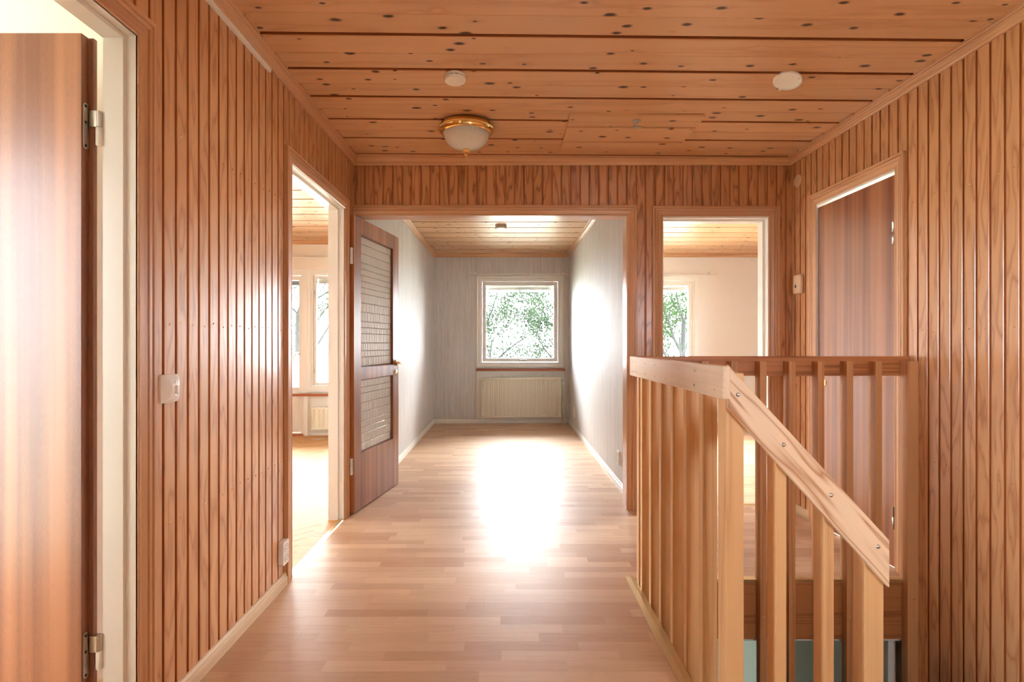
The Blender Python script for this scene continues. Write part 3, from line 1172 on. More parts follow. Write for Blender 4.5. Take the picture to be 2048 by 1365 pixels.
# ------------------------------------------------------------------ windows
def window(name, label, w, yin, out, sill=None, casing=.054, handle=True, blind=None, sash=.085, catches=True, mat='frame', group=None):
    """w = wall hole (x0,x1,z0,z1); yin = inner wall face; out = +1 when outside lies towards +y"""
    x0, x1, z0, z1 = w
    e = empty(name, ((x0 + x1) / 2, yin, z0), label, 'window', group, kind='structure')
    Y = lambda d: yin + out * d
    # casing boards on the room side
    prof = [(-.006, 0), (-.006, .010), (0, .013), (casing * .6, .013), (casing * .7, .017), (casing, .017), (casing, 0)]
    sweep('casing', [(x0, yin, z0), (x0, yin, z1), (x1, yin, z1), (x1, yin, z0)], prof, (0, -out, 0), mat, e, closed=True)
    m = MB()
    m.ring(x0 - .001, x1 + .001, z0 - .001, z1 + .001, .028, Y(0.0), Y(.16))
    m.build('window_frame', mat, e)
    s = MB()
    s.ring(x0 + .030, x1 - .030, z0 + .030, z1 - .030, sash - .030, Y(.020), Y(.075))
    s_ = s.build('sash', mat, e, bevel=.004)
    p = MB()
    p.box(x0 + sash - .01, x1 - sash + .01, Y(.045), Y(.049), z0 + sash - .01, z1 - sash + .01)
    p.build('pane', 'glass', e)
    if handle:
        xc = (x0 + x1) / 2
        h = MB()
        h.lathe([(.014, 0), (.014, .006), (.008, .010), (.008, .022)], (xc, Y(.02), z0 + .055), (0, -out, 0), 14)
        h.tube([(xc, Y(-.002), z0 + .055), (xc + .05, Y(-.006), z0 + .062), (xc + .10, Y(-.006), z0 + .060)], [.007, .007, .006], 8)
        h.build('handle', 'chrome', e, smooth=True)
    if catches:
        for xx in (x0 + .045, x1 - .045):
            h = MB()
            zc = z0 + (z1 - z0) * .49
            h.box(xx - .012, xx + .012, Y(.012), Y(.021), zc - .045, zc + .045)
            h.box(xx - .012, xx + .012, Y(-.002), Y(.012), zc - .045, zc - .005)
            h.build('catch', 'plastic', e, bevel=.003)
    if blind:
        b = MB()
        zt = z1 - sash - .002
        b.box(x0 + sash + .004, x1 - sash - .004, Y(.085), Y(.115), zt - .055, zt + .02)
        bl_ = b.build('blind_headrail', 'white', e)
        b = MB()
        for k in range(6):
            b.box(x0 + sash + .008, x1 - sash - .008, Y(.086), Y(.112), zt - .060 - k * .005, zt - .0585 - k * .005)
        b.build('blind_slats', 'grey', bl_)
        b = MB()
        for f in (.1, .5, .9):
            xx = x0 + sash + (x1 - x0 - 2 * sash) * f
            b.box(xx - .008, xx + .008, Y(.083), Y(.0855), zt - .092, zt - .05)
        b.build('ladder_tape', 'white', bl_)
    if sill:
        sx0, sx1, dep = sill
        b = MB()
        b.box(sx0, sx1, Y(-dep), Y(.02), z0 - .095, z0 - .062)
        b.build('window_sill', 'stone', e, bevel=.002)
        b = MB()
        b.box(sx0, sx1, Y(-dep - .008), Y(-dep), z0 - .096, z0 - .062)
        b.build('sill_edge', 'sill', e)
    cx, cz = (x0 + x1) / 2, (z0 + z1) / 2
    portal((cx, Y(.19), cz), (math.radians(-90 if out > 0 else 90), 0, 0), x1 - x0, z1 - z0)
    return e


w1 = window('window_1', 'white window with leafy trees outside at the end of the wallpapered room', W1, YF, 1, sill=(-.43, .85, .09), blind=True)
w2 = window('window_2', 'white window seen through the doorway to the white room', W2, YF, 1, sill=(1.54, 2.80, .09), blind=True)
w3 = window('window_3', 'tall white window beside the balcony door in the living room', W3, YV, 1, sill=(-2.66, -1.3, .12), blind=True, sash=.065, catches=False, handle=False)
w7 = window('fill_window_11', 'added unseen window behind the camera, lighting the handrail', W7, YB, -1, handle=False, catches=False)
w6 = window('window_5', 'tall white window of the near room', W6, YN, -1, handle=False, catches=False)
XF = Matrix.Translation((XL, 0, 0)) @ Matrix.Rotation(math.radians(90), 4, 'Z')
w5 = window('fill_window_6', 'added unseen window in the panelled wall behind the camera, filling the hall with light', W5, 0.0, 1, handle=False, catches=False)
XF = Matrix.Translation((-5.4, 0, 0)) @ Matrix.Rotation(math.radians(90), 4, 'Z')
window('fill_window_7', 'added unseen side window of the living room, lighting the hall', W8, 0.0, 1, handle=False, catches=False)
XF = Matrix.Translation((-4.8, 0, 0)) @ Matrix.Rotation(math.radians(90), 4, 'Z')
window('fill_window_8', 'added unseen side window of the near room, lighting the hall', W9, 0.0, 1, handle=False, catches=False)
XF = Matrix.Translation((4.4, 0, 0)) @ Matrix.Rotation(math.radians(-90), 4, 'Z')
window('fill_window_9', 'added unseen side window brightening the white room', (-WA[1], -WA[0], WA[2], WA[3]), 0.0, 1, handle=False, catches=False)
XF = None
# metal stay hooks on the tall window and a small hanging frame on it
for hz in (1.82, .83):
    h = MB()
    h.tube([(W3[0] + .04, YV + .018, hz), (W3[0] + .04, YV + .004, hz + .004), (W3[0] + .052, YV - .002, hz - .02), (W3[0] + .044, YV - .002, hz - .045)], .005, 8)
    h.build('stay_hook', 'chrome', w3, smooth=True)
h = MB()
h.ring(W3[0] + .09, W3[0] + .17, 1.36, 1.62, .012, YV + .03, YV + .036)
h.build('ventilator_frame', 'white', w3)

# balcony door
bd = empty('door_5', ((BD[0] + BD[1]) / 2, YV, 0), 'white glazed balcony door in the living room', 'door', kind='structure')
m = MB()
m.ring(BD[0] - .002, BD[1] + .002, BD[2] - .02, BD[3] + .002, .03, YV - .012, YV + .15)
m.build('door_frame', 'frame', bd)
sweep('casing', [(BD[0], YV, 0), (BD[0], YV, BD[3]), (BD[1], YV, BD[3]), (BD[1], YV, 0)], [(0, 0), (0, .012), (.04, .015), (.04, 0)], (0, -1, 0), 'frame', bd)
gx0, gx1, gz0, gz1 = BD[0] + .10, -2.622, .605, 1.965
m = MB()
lx0, lx1, lz0_, lz1_ = BD[0] + .032, BD[1] - .032, .035, BD[3] - .032
m.box(lx0, gx0, YV + .01, YV + .065, lz0_, lz1_)
m.box(gx1, lx1, YV + .01, YV + .065, lz0_, lz1_)
m.box(gx0, gx1, YV + .01, YV + .065, gz1, lz1_)
m.box(gx0, gx1, YV + .01, YV + .065, lz0_, gz0)
lf5 = m.build('leaf', 'frame', bd, bevel=.003)
MB().box(gx0 - .01, gx1 + .01, YV + .036, YV + .040, gz0 - .01, gz1 + .01).build('pane', 'glass', lf5)
m = MB()
m.lathe([(.012, 0), (.012, .006), (.008, .03)], (lx1 - .03, YV + .01, 1.03), (0, -1, 0), 12)
m.tube([(lx1 - .03, YV - .02, 1.03), (lx1 - .06, YV - .024, 1.025), (lx1 - .085, YV - .024, .99), (lx1 - .085, YV - .024, .90)], .008, 8)
m.build('handle', 'chrome', lf5, smooth=True)
m = MB()
m.box(gx0 + .01, gx1 - .004, YV + .07, YV + .1, gz1 - .06, gz1)
m.build('blind_headrail', 'grey', lf5)
m = MB()
m.box(BD[0], BD[1], YV - .03, YV + .1, 0, .018)
m.build('threshold', 'sill', bd)
portal(((BD[0] + BD[1]) / 2, YV + .19, 1.2), (math.radians(-90), 0, 0), .8, 1.5)

# apron panels below the windows
ap = MB()
ap.box(-.43, .845, YF - .012, YF, .055, .765)
ap.box(-.43, -.405, YF - .02, YF - .012, .055, .765)
ap.build('apron_panel', 'white', w1)
ap = MB()
ap.box(-2.54, -1.17, YV - .012, YV, .05, .505)
ap.box(-2.54, -2.49, YV - .05, YV - .012, .0, .505)
ap.build('apron_panel', 'white', w3)


# ------------------------------------------------------------------ radiators
def radiator(label, x0, x1, z0, z1, yw, flute):
    r = empty('radiator', ((x0 + x1) / 2, yw - .07, z0), label, 'radiator')
    m = MB()
    yf = yw - .115
    n = max(6, round((x1 - x0) / flute))
    w = (x1 - x0 - .04) / n
    poly = [(x0, yf + .055), (x0, yf + .006), (x0 + .02, yf)]
    for k in range(n):
        a = x0 + .02 + k * w
        poly += [(a + w * .10, yf), (a + w * .22, yf + .010), (a + w * .40, yf + .010), (a + w * .52, yf), (a + w * .98, yf)]
    poly += [(x1 - .02, yf), (x1, yf + .006), (x1, yf + .055)]
    m.prism(poly, lambda p, q, rr: (p, q, rr), z0 + .025, z1 - .025)
    m.box(x0, x1, yf - .001, yf + .055, z0, z0 + .025)
    m.box(x0, x1, yf - .001, yf + .055, z1 - .025, z1)
    m.build('front_panel', 'radiator', r)
    m = MB()
    for k in range(n * 2):
        a = x0 + .02 + (x1 - x0 - .04) * k / (n * 2)
        m.box(a, a + .004, yf + .055, yf + .085, z0 + .02, z1 - .004)
    m.build('convector_fins', 'radiator', r)
    for f in (.25, .78):
        xx = x0 + (x1 - x0) * f
        MB().box(xx - .022, xx + .022, yf + .085, yw - .013, z1 - .02, z1 + .045).build('bracket', 'radiator', r)
        MB().box(xx - .022, xx + .022, yf + .085, yw - .013, z0 + .02, z0 + .085).build('bracket', 'radiator', r)
    return r, yf


r1, yf1 = radiator('cream panel radiator with valve pipes below the far window', -.35, .79, .10, .672, YF, .0335)
m = MB()
m.lathe([(.020, 0), (.020, .02), (.024, .024), (.024, .05), (.016, .056)], (.822, yf1 + .045, .585), (0, -1, 0), 16)
m.build('thermostat_valve', 'plastic', r1, smooth=True)
m = MB()
m.tube([(.785, yf1 + .03, .645), (.815, yf1 + .03, .64), (.822, yf1 + .04, .60), (.822, yf1 + .04, .16), (.845, yf1 + .04, .12), (.845, yf1 + .04, 0)], .008, 8)
m.tube([(.785, yf1 + .03, .13), (.808, yf1 + .03, .13), (.808, yf1 + .03, 0)], .009, 8)
m.build('supply_pipe', 'radiator', r1, smooth=True)
r3, yf3 = radiator('white panel radiator below the living room window sill', -2.42, -1.45, .09, .365, YV, .062)


# curtain rods
def rod(label, x0, x1, z, y, hooks):
    e = empty('curtain_rod', ((x0 + x1) / 2, y, z), label, 'curtain rod')
    m = MB()
    m.tube([(x0, y, z), (x1, y, z)], .008, 8)
    m.build('rod', 'frame', e, smooth=True)
    for x in hooks:
        m = MB()
        m.tube([(x, y, z), (x, y + .03, z + .012), (x, YF, z + .02)], .005, 6)
        m.box(x - .012, x + .012, YF - .004, YF, z, z + .04)
        m.build('rod_bracket', 'frame', e)
    return e


rod('thin white curtain rod above the far window', -.53, .905, 2.158, YF - .06, (-.45, .84))
e = rod('thin curtain rod above the window in the white room', 1.3, 3.02, 2.150, YF - .06, (1.45, 2.93))
m = MB()
m.tube([(2.915, YF - .06, 2.15), (2.93, YF - .06, 2.20), (2.945, YF - .06, 2.15)], .004, 6)
m.build('rod_hook', 'chrome', e)
m = MB()
m.tube([(3.02, YF - .06, 2.15), (3.05, YF - .06, 2.165)], .004, 6)
m.build('rod_hook', 'chrome', e)

# ------------------------------------------------------------------ stair railing
rl = empty('stair_railing', (.67, 2.66, 0), 'slatted pine stair railing with a sloping handrail round the stair well', 'railing')
RT, RB = 1.103, 1.006
# side rail (hall side), far rail, sloping rail
m = MB()
m.box(.621, .643, 1.545, 2.712, RT - .096, RT)
srail = m.build('rail', 'rail_y', rl, bevel=.004, seg=3)
srail['label'] = 'pale bleached side rail with two rows of screws'
m = MB()
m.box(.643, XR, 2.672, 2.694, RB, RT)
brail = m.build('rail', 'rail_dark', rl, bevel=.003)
brail['label'] = 'darker far rail running to the wall'
# sloping board in the plane y 1.56..1.582
yd0, yd1 = 1.558, 1.580


def px(x, y, Y):
    return ((x - 1012) * Y / 1080, EYE - (y - 686) * Y / 1080)


tl = px(1446, 722, yd0)
poly = [px(1446, 797, yd0), px(1446, 817, yd0), px(1780, 1178, yd0), px(1780, 1082, yd0), px(1463, 737, yd0), px(1450, 732, yd0), (.6435, px(1446, 732, yd0)[1])]
poly = [(.6435, px(0, 817, yd0)[1]), px(1780, 1178, yd0), px(1780, 1082, yd0), px(1463, 737, yd0), (.6435, px(0, 729, yd0)[1])]
m = MB()
m.prism(poly, lambda p, q, r: (p, r, q), yd0, yd1)
SL = math.atan2(px(0, 1178, yd0)[1] - px(0, 817, yd0)[1], px(1780, 0, yd0)[0] - .6435)
drail = m.build('handrail', 'handrail', rl, bevel=.004, seg=3)
drail.data.transform(Matrix.Rotation(SL, 4, 'Y'))     # grain follows the slope
drail.rotation_euler = (0, -SL, 0)
drail['label'] = 'sloping pine handrail board with four round bolts'
for bx_, by_ in ((1476, 790), (1567, 890), (1662, 991), (1756, 1094)):
    p, q = px(bx_, by_, yd0)
    m = MB()
    m.lathe([(.0062, 0), (.0062, .001), (.0045, .0035), (.0015, .0045)], (p, yd0, q), (0, -1, 0), 14)
    m.box(p - .0048, p + .0048, yd0 - .0048, yd0 - .0036, q - .0006, q + .0006)
    bo = m.build('bolt', 'chrome', drail, smooth=True)
    bo.matrix_parent_inverse = Matrix.Rotation(SL, 4, 'Y')
# balusters on the hall side
ys = [1.769 + .1575 * k for k in range(6)]
for y in ys:
    MB().box(.643, .693, y, y + .032, -.30, RT - .022).build('baluster', 'rail_z', rl, bevel=.003)
MB().box(.643, .693, 2.618, 2.656, -.30, RT - .022).build('newel_post', 'rail_z', rl, bevel=.003)
MB().box(.643, .697, 1.5805, 1.640, -2.3, RT - .022).build('newel_post', 'rail_z', rl, bevel=.003)
# far balusters
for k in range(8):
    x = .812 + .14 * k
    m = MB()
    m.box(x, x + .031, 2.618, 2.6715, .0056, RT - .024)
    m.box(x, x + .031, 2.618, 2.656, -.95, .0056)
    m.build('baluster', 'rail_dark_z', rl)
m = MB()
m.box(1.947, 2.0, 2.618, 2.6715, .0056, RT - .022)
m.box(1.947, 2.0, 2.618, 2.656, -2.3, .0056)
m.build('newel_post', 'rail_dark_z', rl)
# balusters below the sloping rail, running down to the stair string
dz = lambda x: (px(1446, 817, yd0)[1] + (x - .6435) * (px(1780, 1178, yd0)[1] - px(1446, 817, yd0)[1]) / (px(1780, 0, yd0)[0] - .6435))
for x, w in ((.789, .032), (.930, .030)):
    m = MB()
    zt = dz(x) + .055
    m.prism([(x, -1.2 - (x - .64)), (x + w, -1.2 - (x - .64)), (x + w, zt - w * 1.07), (x, zt)], lambda p, q, r: (p, r, q), yd1, yd1 + .055)
    m.build('baluster', 'rail_z', rl, bevel=.002)
zt = dz(1.05) + .05
m = MB()
m.prism([(1.05, -2.3), (1.106, -2.3), (1.106, zt - .06), (1.05, zt)], lambda p, q, r: (p, r, q), yd1, yd1 + .056)
m.build('newel_post', 'rail_z', rl, bevel=.003)
# screws
m = MB()
for y in ys + [2.64, 1.61]:
    for z in (1.078, 1.03):
        if y == 1.61 and z > 1.05:
            continue
        m.lathe([(.0042, 0), (.0036, .001), (.0016, .0003)], (.621, y + .015 if y in ys else y, z), (-1, 0, 0), 10)
m.build('screw_heads', 'chrome', srail, kind='stuff')
m = MB()
for k in range(8):
    for z in (-.085, -.16):
        m.lathe([(.004, 0), (.0035, .0012), (.0012, .0016)], (.812 + .14 * k + .016, 2.618, z), (0, -1, 0), 8)
for z in (-.075, -.155):
    m.lathe([(.004, 0), (.0035, .0012), (.0012, .0016)], (1.98, 2.618, z), (0, -1, 0), 8)
m.build('screw_heads', 'chrome', rl, kind='stuff')

# ------------------------------------------------------------------ stairs and the floor below
st = empty('staircase', (1.3, 1.1, -2.6), 'steep pine staircase going down beside the sloping handrail', 'staircase')
for k in range(6):
    x = HOLE[0] + .024 + .215 * k
    z = -.19 * (k + 1)
    MB().box(x, x + .255, HOLE[2] + .03, 1.552, z - .035, z).build('tread', 'rail_y', st, bevel=.004)
for y0, y1 in ((HOLE[2] + .004, HOLE[2] + .03), (1.552, 1.5795)):
    m = MB()
    m.prism([(.645, -.02), (.645, -.36), (1.98, -1.56), (1.98, -1.2)], lambda p, q, r: (p, r, q), y0, y1)
    m.build('string_board', 'rail_x', st)
MB().box(1.98 - .34, XR - .002, HOLE[2] + .03, HOLE[3] - .03, -1.40, -1.36).build('landing', 'rail_y', st)
wall('floor_lower', 'grey floor of the storey below', 'deck', [(-1.17, 3.6, YB, 5.0, -2.7, -2.6)], 'floor')
wall('wall_lower_far', 'pale sage wall of the storey below seen through the stair well', 'sage', [(-1.17, 3.6, 4.0, 4.1, -2.6, -.28)])
wall('wall_lower_left', 'sage wall of the storey below', 'sage', [(-1.17, -1.07, YB, 4.0, -2.6, -.28)])
wall('wall_lower_back', 'sage wall below the added hall window', 'sage', [(-1.17, 2.0, YB - .1, YB, -2.6, -.28)])
wall('wall_lower_right', 'sage wall of the storey below past the stairs', 'sage', [(3.5, 3.6, 2.9, 4.0, -2.6, -1.9), (3.5, 3.6, 2.9, 4.0, -.5, -.28), (3.5, 3.6, 2.9, 3.0, -1.9, -.5), (3.5, 3.6, 3.9, 4.0, -1.9, -.5), (2.12, 3.6, 2.8, 2.9, -2.6, -.28)])
wall('ceiling_lower', 'white ceiling of the storey below', 'white', [(HOLE[0], 3.6, HOLE[3], 4.0, -.31, -.282), (-1.07, HOLE[0], YB, 4.0, -.31, -.282)], 'ceiling')
XF = Matrix.Translation((3.5, 0, 0)) @ Matrix.Rotation(math.radians(-90), 4, 'Z')
window('fill_window_10', 'added unseen window brightening the storey below', (-3.9, -3.0, -1.9, -.5), 0.0, 1, handle=False, catches=False)  # unseen window, added only to bring light downstairs
XF = None
# panelled door and white leaf of the storey below
ld = empty('door_6', (2.1, 3.98, -2.6), 'pale grooved door on the storey below seen between the balusters', 'door', kind='structure')
MB().box(2.0, 2.75, 3.95, 3.985, -2.58, -.36).build('leaf', 'sage', ld)
for k in range(5):
    MB().box(2.03, 2.72, 3.938, 3.95, -2.52 + .43 * k, -2.52 + .43 * k + .40).build('panel', 'sage', ld, bevel=.004)
ld2 = empty('door_7', (1.98, 2.75, -2.6), 'white door leaf standing open at the foot of the stairs', 'door', kind='structure')
MB().box(1.925, 1.965, 2.72, 3.4, -2.59, -.335).build('leaf', 'white', ld2, bevel=.003)


# ------------------------------------------------------------------ ceiling things
def on_ceiling(x, y, Z):
    return (x - 1012) * Z / 1080


# ceiling lamp
LX, LY = -.235, 3.20
lamp = empty('ceiling_lamp', (LX, LY, CEIL), 'brass-rimmed ceiling lamp with ribbed frosted glass bowl', 'ceiling lamp')
m = MB()
m.lathe([(.06, 0), (.150, -.002), (.158, -.008), (.166, -.020), (.168, -.030), (.163, -.034), (.156, -.034), (.150, -.042), (.149, -.052), (.143, -.057), (.136, -.056), (.130, -.05), (.12, -.04)], (LX, LY, CEIL), (0, 0, 1), 64)
m.build('rim', 'brass', lamp, smooth=True)
m = MB()
prof = [(.134, -.050), (.133, -.058), (.129, -.072), (.121, -.090), (.108, -.108), (.090, -.123), (.066, -.134), (.040, -.141), (.022, -.146), (.015, -.151)]
m.lathe(prof, (LX, LY, CEIL), (0, 0, 1), 192, .010, 48)
m.build('glass_bowl', 'lampglass', lamp, smooth=True)
m = MB()
m.lathe([(.024, -.146), (.026, -.150), (.020, -.155), (.012, -.160), (.007, -.164), (.009, -.169), (.012, -.175), (.009, -.181), (.005, -.185), (.007, -.189), (.007, -.194), (.002, -.198)], (LX, LY, CEIL), (0, 0, 1), 20)
m.build('finial', 'brass', lamp, smooth=True)


def detector(label, x, y, r, h):
    e = empty('smoke_detector', (x, y, CEIL), label, 'smoke detector')
    m = MB()
    m.lathe([(r * .9, 0), (r * .96, -.002), (r * .97, -h * .36), (r * .93, -h * .38)], (x, y, CEIL), (0, 0, 1), 40)
    m.build('base_plate', 'plastic', e, smooth=True)
    m = MB()
    m.lathe([(r * .86, -h * .37), (r * .86, -h * .52)], (x, y, CEIL), (0, 0, 1), 40)
    m.build('smoke_chamber', 'dark', e, smooth=True)
    m = MB()
    for k in range(12):
        t = 2 * math.pi * k / 12
        m.box(x + math.cos(t) * r * .86 - .004, x + math.cos(t) * r * .86 + .004, y + math.sin(t) * r * .86 - .004, y + math.sin(t) * r * .86 + .004, CEIL - h * .52, CEIL - h * .37)
    m.lathe([(r * .93, -h * .50), (r, -h * .54), (r, -h * .80), (r * .93, -h * .95), (r * .70, -h), (r * .66, -h * .985), (r * .62, -h)], (x, y, CEIL), (0, 0, 1), 40)
    m.build('cover', 'plastic', e, smooth=True)


detector('white smoke detector on the pine ceiling above the brass lamp', -.245, 2.60, .052, .034)
detector('white smoke detector on the ceiling of the wallpapered room', -.055, 5.95, .065, .040)
# loose base plate hanging askew
dx, dy = 1.365, 2.62
bp = empty('detector_base', (dx, dy, CEIL), 'empty white detector base hanging askew from the ceiling', 'detector base')
m = MB()
m.lathe([(.064, -.008), (.064, .002), (.060, .003), (.060, -.004), (.058, -.0045), (.010, -.0045)], (0, 0, 0), (0, 0, 1), 40)
tilt = Matrix.Translation((dx, dy, CEIL - .020)) @ Matrix.Rotation(math.radians(16), 4, 'Y') @ Matrix.Rotation(math.radians(-8), 4, 'X') @ Matrix.Rotation(math.pi, 4, 'X')
m.xf(tilt)
m.build('dish', 'plastic', bp, smooth=True)
m = MB()
for q in ((.035, .042, .030, .036, -.012, .004), (-.004, .004, -.070, -.060, -.008, .006), (-.03, .02, -.012, -.009, -.009, -.004)):
    m = MB()
    m.box(*q)
    m.xf(tilt)
    m.build('clip', 'plastic', bp)
m = MB()
m.tube([(dx + .02, dy, CEIL - .018), (dx + .02, dy, CEIL)], .004, 8)
m.build('mounting_screw', 'chrome', bp)

# attic hatch
hx0, hx1, hy0, hy1 = .362, 1.125, 3.035, 3.555
ht = empty('attic_hatch', (hx0, hy0, CEIL), 'pine attic hatch with small metal turn handle in the ceiling', 'hatch')
zt_ = CEIL - .016
MB().box(hx0 + .002, hx1 - .012, hy0 + .004, hy1 - .004, CEIL - .003, CEIL - .0002).build('hatch_back', 'grooveplank', ht)
gaps = [hy0, 3.190, 3.425, hy1]
for k in range(3):
    m = MB()
    a, b = gaps[k] + (.018 if k else .004), gaps[k + 1]
    m.prism([(a, CEIL), (a, zt_ + .003), (a + .003, zt_), (b - .003, zt_), (b, zt_ + .003), (b, CEIL)], lambda p, q, r: (r, p + (r - .74) * math.tan(math.radians(1.1)) * .6, q), hx0, hx1)
    m.build('hatch_plank', 'plank', ht)
kx, ky = (1274 - 1012) * 3.09 / 1080, 3.10
m = MB()
m.lathe([(.024, 0), (.024, -.003), (.010, -.006), (.006, -.010), (.006, -.036)], (kx, ky, zt_), (0, 0, 1), 20)
m.build('handle_rose', 'chrome', ht, smooth=True)
m = MB()
m.tube([(kx - .032, ky - .004, zt_ - .042), (kx - .012, ky, zt_ - .038), (kx + .012, ky, zt_ - .036), (kx + .030, ky + .004, zt_ - .036)], [.006, .0075, .0075, .006], 10)
m.build('turn_handle', 'chrome', ht, smooth=True)

# white cable duct below the left cornice
m = MB()
m.prism([(0, 0), (.011, .001), (.012, .003), (.012, .018), (.011, .020), (0, .021)], lambda p, q, r: (XL + p, r, CEIL - .069 + q), .2, 2.44)
cd = m.build('cable_duct', 'plastic')
tag(cd, 'white plastic cable duct below the cornice on the left wall', 'cable duct')

# ------------------------------------------------------------------ switches and sockets
# light switch: domed plate with a lever
sy, sz = 1.712, 1.025
sw = empty('light_switch', (XL, sy, sz), 'old white light switch beside the near door casing', 'light switch')
m = MB()
n = 10
vv, ff = [], []
S = .043
for i in range(n + 1):
    for j in range(n + 1):
        a, b = -1 + 2 * i / n, -1 + 2 * j / n
        bul = 1 + .06 * (1 - b * b)
        bul2 = 1 + .06 * (1 - a * a)
        h = .022 * (1 - max(abs(a), abs(b)) ** 2.2) + .006
        vv.append((XL + h, sy + a * S * bul, sz + b * S * bul2))
for i in range(n):
    for j in range(n):
        k = i * (n + 1) + j
        ff.append((k, k + 1, k + n + 2, k + n + 1))
m.add(vv, ff)
# skirt down to the wall
edge = [(i, 0) for i in range(n)] + [(n, j) for j in range(n)] + [(i, n) for i in range(n, 0, -1)] + [(0, j) for j in range(n, 0, -1)]
k0 = len(m.v)
idx = [i * (n + 1) + j for i, j in edge]
m.v += [Vector((XL, m.v[q].y, m.v[q].z)) for q in idx]
L = len(idx)
for q in range(L):
    m.f.append((idx[q], idx[(q + 1) % L], k0 + (q + 1) % L, k0 + q))
    m.mi.append(0)
m.build('cover_plate', 'plastic', sw, smooth=True)
m = MB()
m.box(XL + .024, XL + .034, sy - .007, sy + .007, sz - .016, sz + .010)
m.build('lever', 'plastic', sw, bevel=.003)
m = MB()
for q in (.022, -.022):
    m.lathe([(.0034, 0), (.003, .001), (.001, .0012)], (XL + .0245, sy, sz + q), (1, 0, 0), 10)
m.build('screw_heads', 'chrome', sw, kind='stuff')


def socket(label, p, axis, sgn, w, h, d, n=2):
    """wall socket; axis 'x': plate faces along x"""
    e = empty('wall_socket', p, label, 'socket')
    F = (lambda u, o, z: (p[0] + sgn * o, p[1] + u, p[2] + z)) if axis == 'x' else (lambda u, o, z: (p[0] + u, p[1] + sgn * o, p[2] + z))
    m = MB()
    r = .010
    poly = []
    for cx_, cz_, t0 in ((w / 2 - r, h / 2 - r, 0), (-w / 2 + r, h / 2 - r, 90), (-w / 2 + r, -h / 2 + r, 180), (w / 2 - r, -h / 2 + r, 270)):
        for k in range(5):
            t = math.radians(t0 + 22.5 * k)
            poly.append((cx_ + r * math.cos(t), cz_ + r * math.sin(t)))
    m.prism(poly, lambda a, b, c: F(a, c, b), 0, d)
    m.build('cover_plate', 'plastic', e, bevel=.003)
    ax = (sgn, 0, 0) if axis == 'x' else (0, sgn, 0)
    for k in range(n):
        z = (k - (n - 1) / 2) * h * .44
        m = MB()
        m.lathe([(.020, .0), (.020, .003), (.0175, .003), (.0165, .0006), (.003, .0004)], F(0, d, z), ax, 24)
        o = m.build('outlet', 'plastic', e, smooth=True)
        m = MB()
        for q in (-.007, .007):
            m.lathe([(.0028, 0), (.0026, .0006), (.001, .0007)], F(q * .7, d + .0006, z + q * .7), ax, 10)
        m.build('pin_holes', 'dark', o)
    return e


socket('white double wall socket low beside the living room casing', (XL, 2.572, .172), 'x', 1, .068, .112, .026)
socket('small white socket on the right wall of the wallpapered room', (.916, 4.36, .245), 'x', -1, .075, .11, .014, 2)
socket('white socket low on the wallpapered wall near the radiator', (.916, 7.15, .25), 'x', -1, .075, .14, .02, 2)
# round blank cover and bell box on the right wall
m = MB()
m.lathe([(.043, 0), (.043, .003), (.040, .006), (.001, .007)], (XR, 3.70, 2.28), (-1, 0, 0), 36)
tag(m.build('cover_disc', 'yellowed', smooth=True), 'round yellowed blank cover high on the right wall', 'wall cover')
bb = empty('wall_box', (XR, 3.668, 1.567), 'yellowed plastic wall box with a small dark mark beside the mahogany door', 'wall box')
m = MB()
m.box(XR - .030, XR, 3.624, 3.712, 1.502, 1.634)
m.build('housing', 'yellowed', bb, bevel=.012, seg=4)
m = MB()
m.lathe([(.011, 0), (.011, .0008), (.0085, .0008), (.0085, .0002)], (XR - .030, 3.675, 1.553), (-1, 0, 0), 24)
m.box(XR - .0312, XR - .030, 3.6735, 3.6765, 1.566, 1.574)
m.build('dial_mark', 'dark', bb)

# ------------------------------------------------------------------ outside
gr = wall('ground', 'green lawn far below the windows', 'lawn', [(-60, 60, -60, 70, -2.9, -2.8)], 'lawn')
# balcony in front of the living room
bc = empty('balcony', (-3.3, 8.0, 0), 'white balcony outside the living room with slatted parapet', 'balcony')
MB().box(-5.6, -1.17, YV + .22, 8.6, -.2, -.04).build('deck', 'deck', bc)
MB().box(-5.6, -1.17, YV + .22, 8.75, 2.34, 2.46).build('added_shade_roof', 'white', bc)  # unseen roof slab added to keep high sun and sky off the parquet
MB().box(-5.6, -1.17, 8.52, 8.56, .76, 1.02).build('top_board', 'white', bc)
x = -5.5
while x < -1.25:
    MB().box(x, x + .095, 8.53, 8.55, .02, .76).build('slat', 'white', bc)
    x += .105
MB().box(-5.6, -1.17, 8.55, 8.58, .1, .16).build('bottom_rail', 'white', bc)


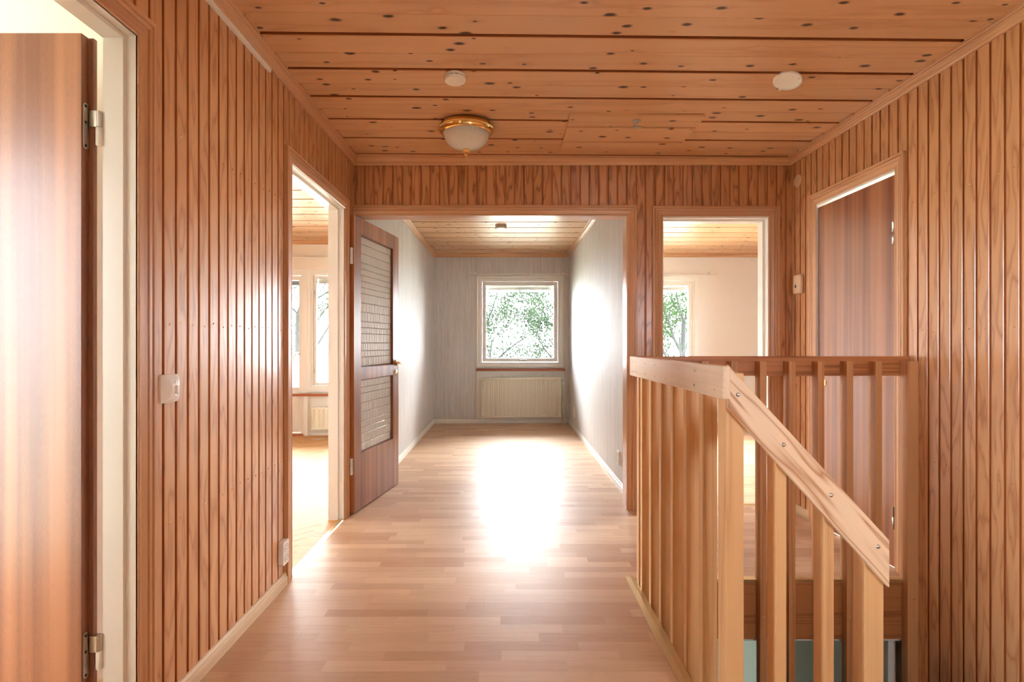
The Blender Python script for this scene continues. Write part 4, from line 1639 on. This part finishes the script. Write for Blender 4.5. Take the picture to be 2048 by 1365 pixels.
def tree(name, label, x, y, h, spread, nleaf, seed, mat='leaf', lean=0.0, leaf=.075, low=.35):
    rnd = random.Random(seed)
    e = empty(name, (x, y, -2.8), label, 'tree', 'trees outside the windows')
    mb = MB()
    tips = []

    def grow(p, d, ln, r, depth):
        pts = [p]
        rs = [r]
        q = p.copy()
        dd = d.copy()
        for k in range(4):
            dd = (dd + Vector((rnd.uniform(-.22, .22), rnd.uniform(-.22, .22), rnd.uniform(-.05, .16)))).normalized()
            q = q + dd * ln / 4
            pts.append(q.copy())
            rs.append(r * (1 - .13 * (k + 1)))
        mb.tube(pts, rs, 6 if depth else 9, cap=False)
        if depth >= 2:
            for k in range(1, 5):
                tips.append((pts[k], ln * .75))
        if depth >= 4:
            return
        nb = 3 if depth else 7
        for k in range(nb):
            i = rnd.choice((2, 3, 4)) if depth else rnd.choice((1, 2, 2, 3, 3, 4, 4))
            az = 2 * math.pi * (k / nb + rnd.uniform(-.12, .12))
            out = Vector((math.cos(az), math.sin(az), rnd.uniform(.15, .8)))
            nd = (dd * .5 + out.normalized() * spread).normalized()
            grow(pts[i].copy(), nd, ln * rnd.uniform(.5, .68), rs[i] * .58, depth + 1)
    grow(Vector((x, y, -2.8)), Vector((lean, 0, 1)).normalized(), h * .62, .045 + h * .014, 0)
    mb.build('trunk', 'bark', e, smooth=True)
    vv, ff = [], []
    for k in range(nleaf):
        p, s = rnd.choice(tips)
        c = p + Vector((rnd.gauss(0, .5), rnd.gauss(0, .5), rnd.gauss(0, .4))) * s
        a = Vector((rnd.uniform(-1, 1), rnd.uniform(-1, 1), rnd.uniform(-1, .3))).normalized()
        b = a.cross(Vector((rnd.uniform(-1, 1), rnd.uniform(-1, 1), rnd.uniform(-1, 1)))).normalized()
        L_ = leaf * rnd.uniform(.7, 1.35)
        i = len(vv)
        vv += [c - a * L_ * .5, c + b * L_ * .34, c + a * L_ * .55, c - b * L_ * .34]
        ff.append((i, i + 1, i + 2, i + 3))
    m2 = MB()
    m2.add(vv, ff)
    m2.build('foliage', mat, e, kind='stuff')
    return e


tree('leafy_tree', 'leafy tree whose forked trunk shows in the far window', -.5, 17.5, 6.4, 0.85, 16000, 3, lean=.05)
tree('leafy_tree', 'pale green tree filling the middle of the far window', 2.6, 23.0, 7.2, 0.85, 16000, 5)
tree('leafy_tree', 'leafy tree seen through the window of the white room', 6.0, 17.5, 7.6, 0.85, 16000, 11, mat='leaf2')
tree('leafy_tree', 'leafy tree beyond the balcony parapet', -8.2, 21.0, 8.4, 0.85, 16000, 17)
tree('leafy_tree', 'tall pale tree far behind the white room window', 8.6, 25.0, 8.8, 0.85, 12000, 23, mat='leaf2')
tree('leafy_tree', 'pale tree far behind the balcony window', -15.5, 27.0, 8.6, 0.85, 16000, 19)
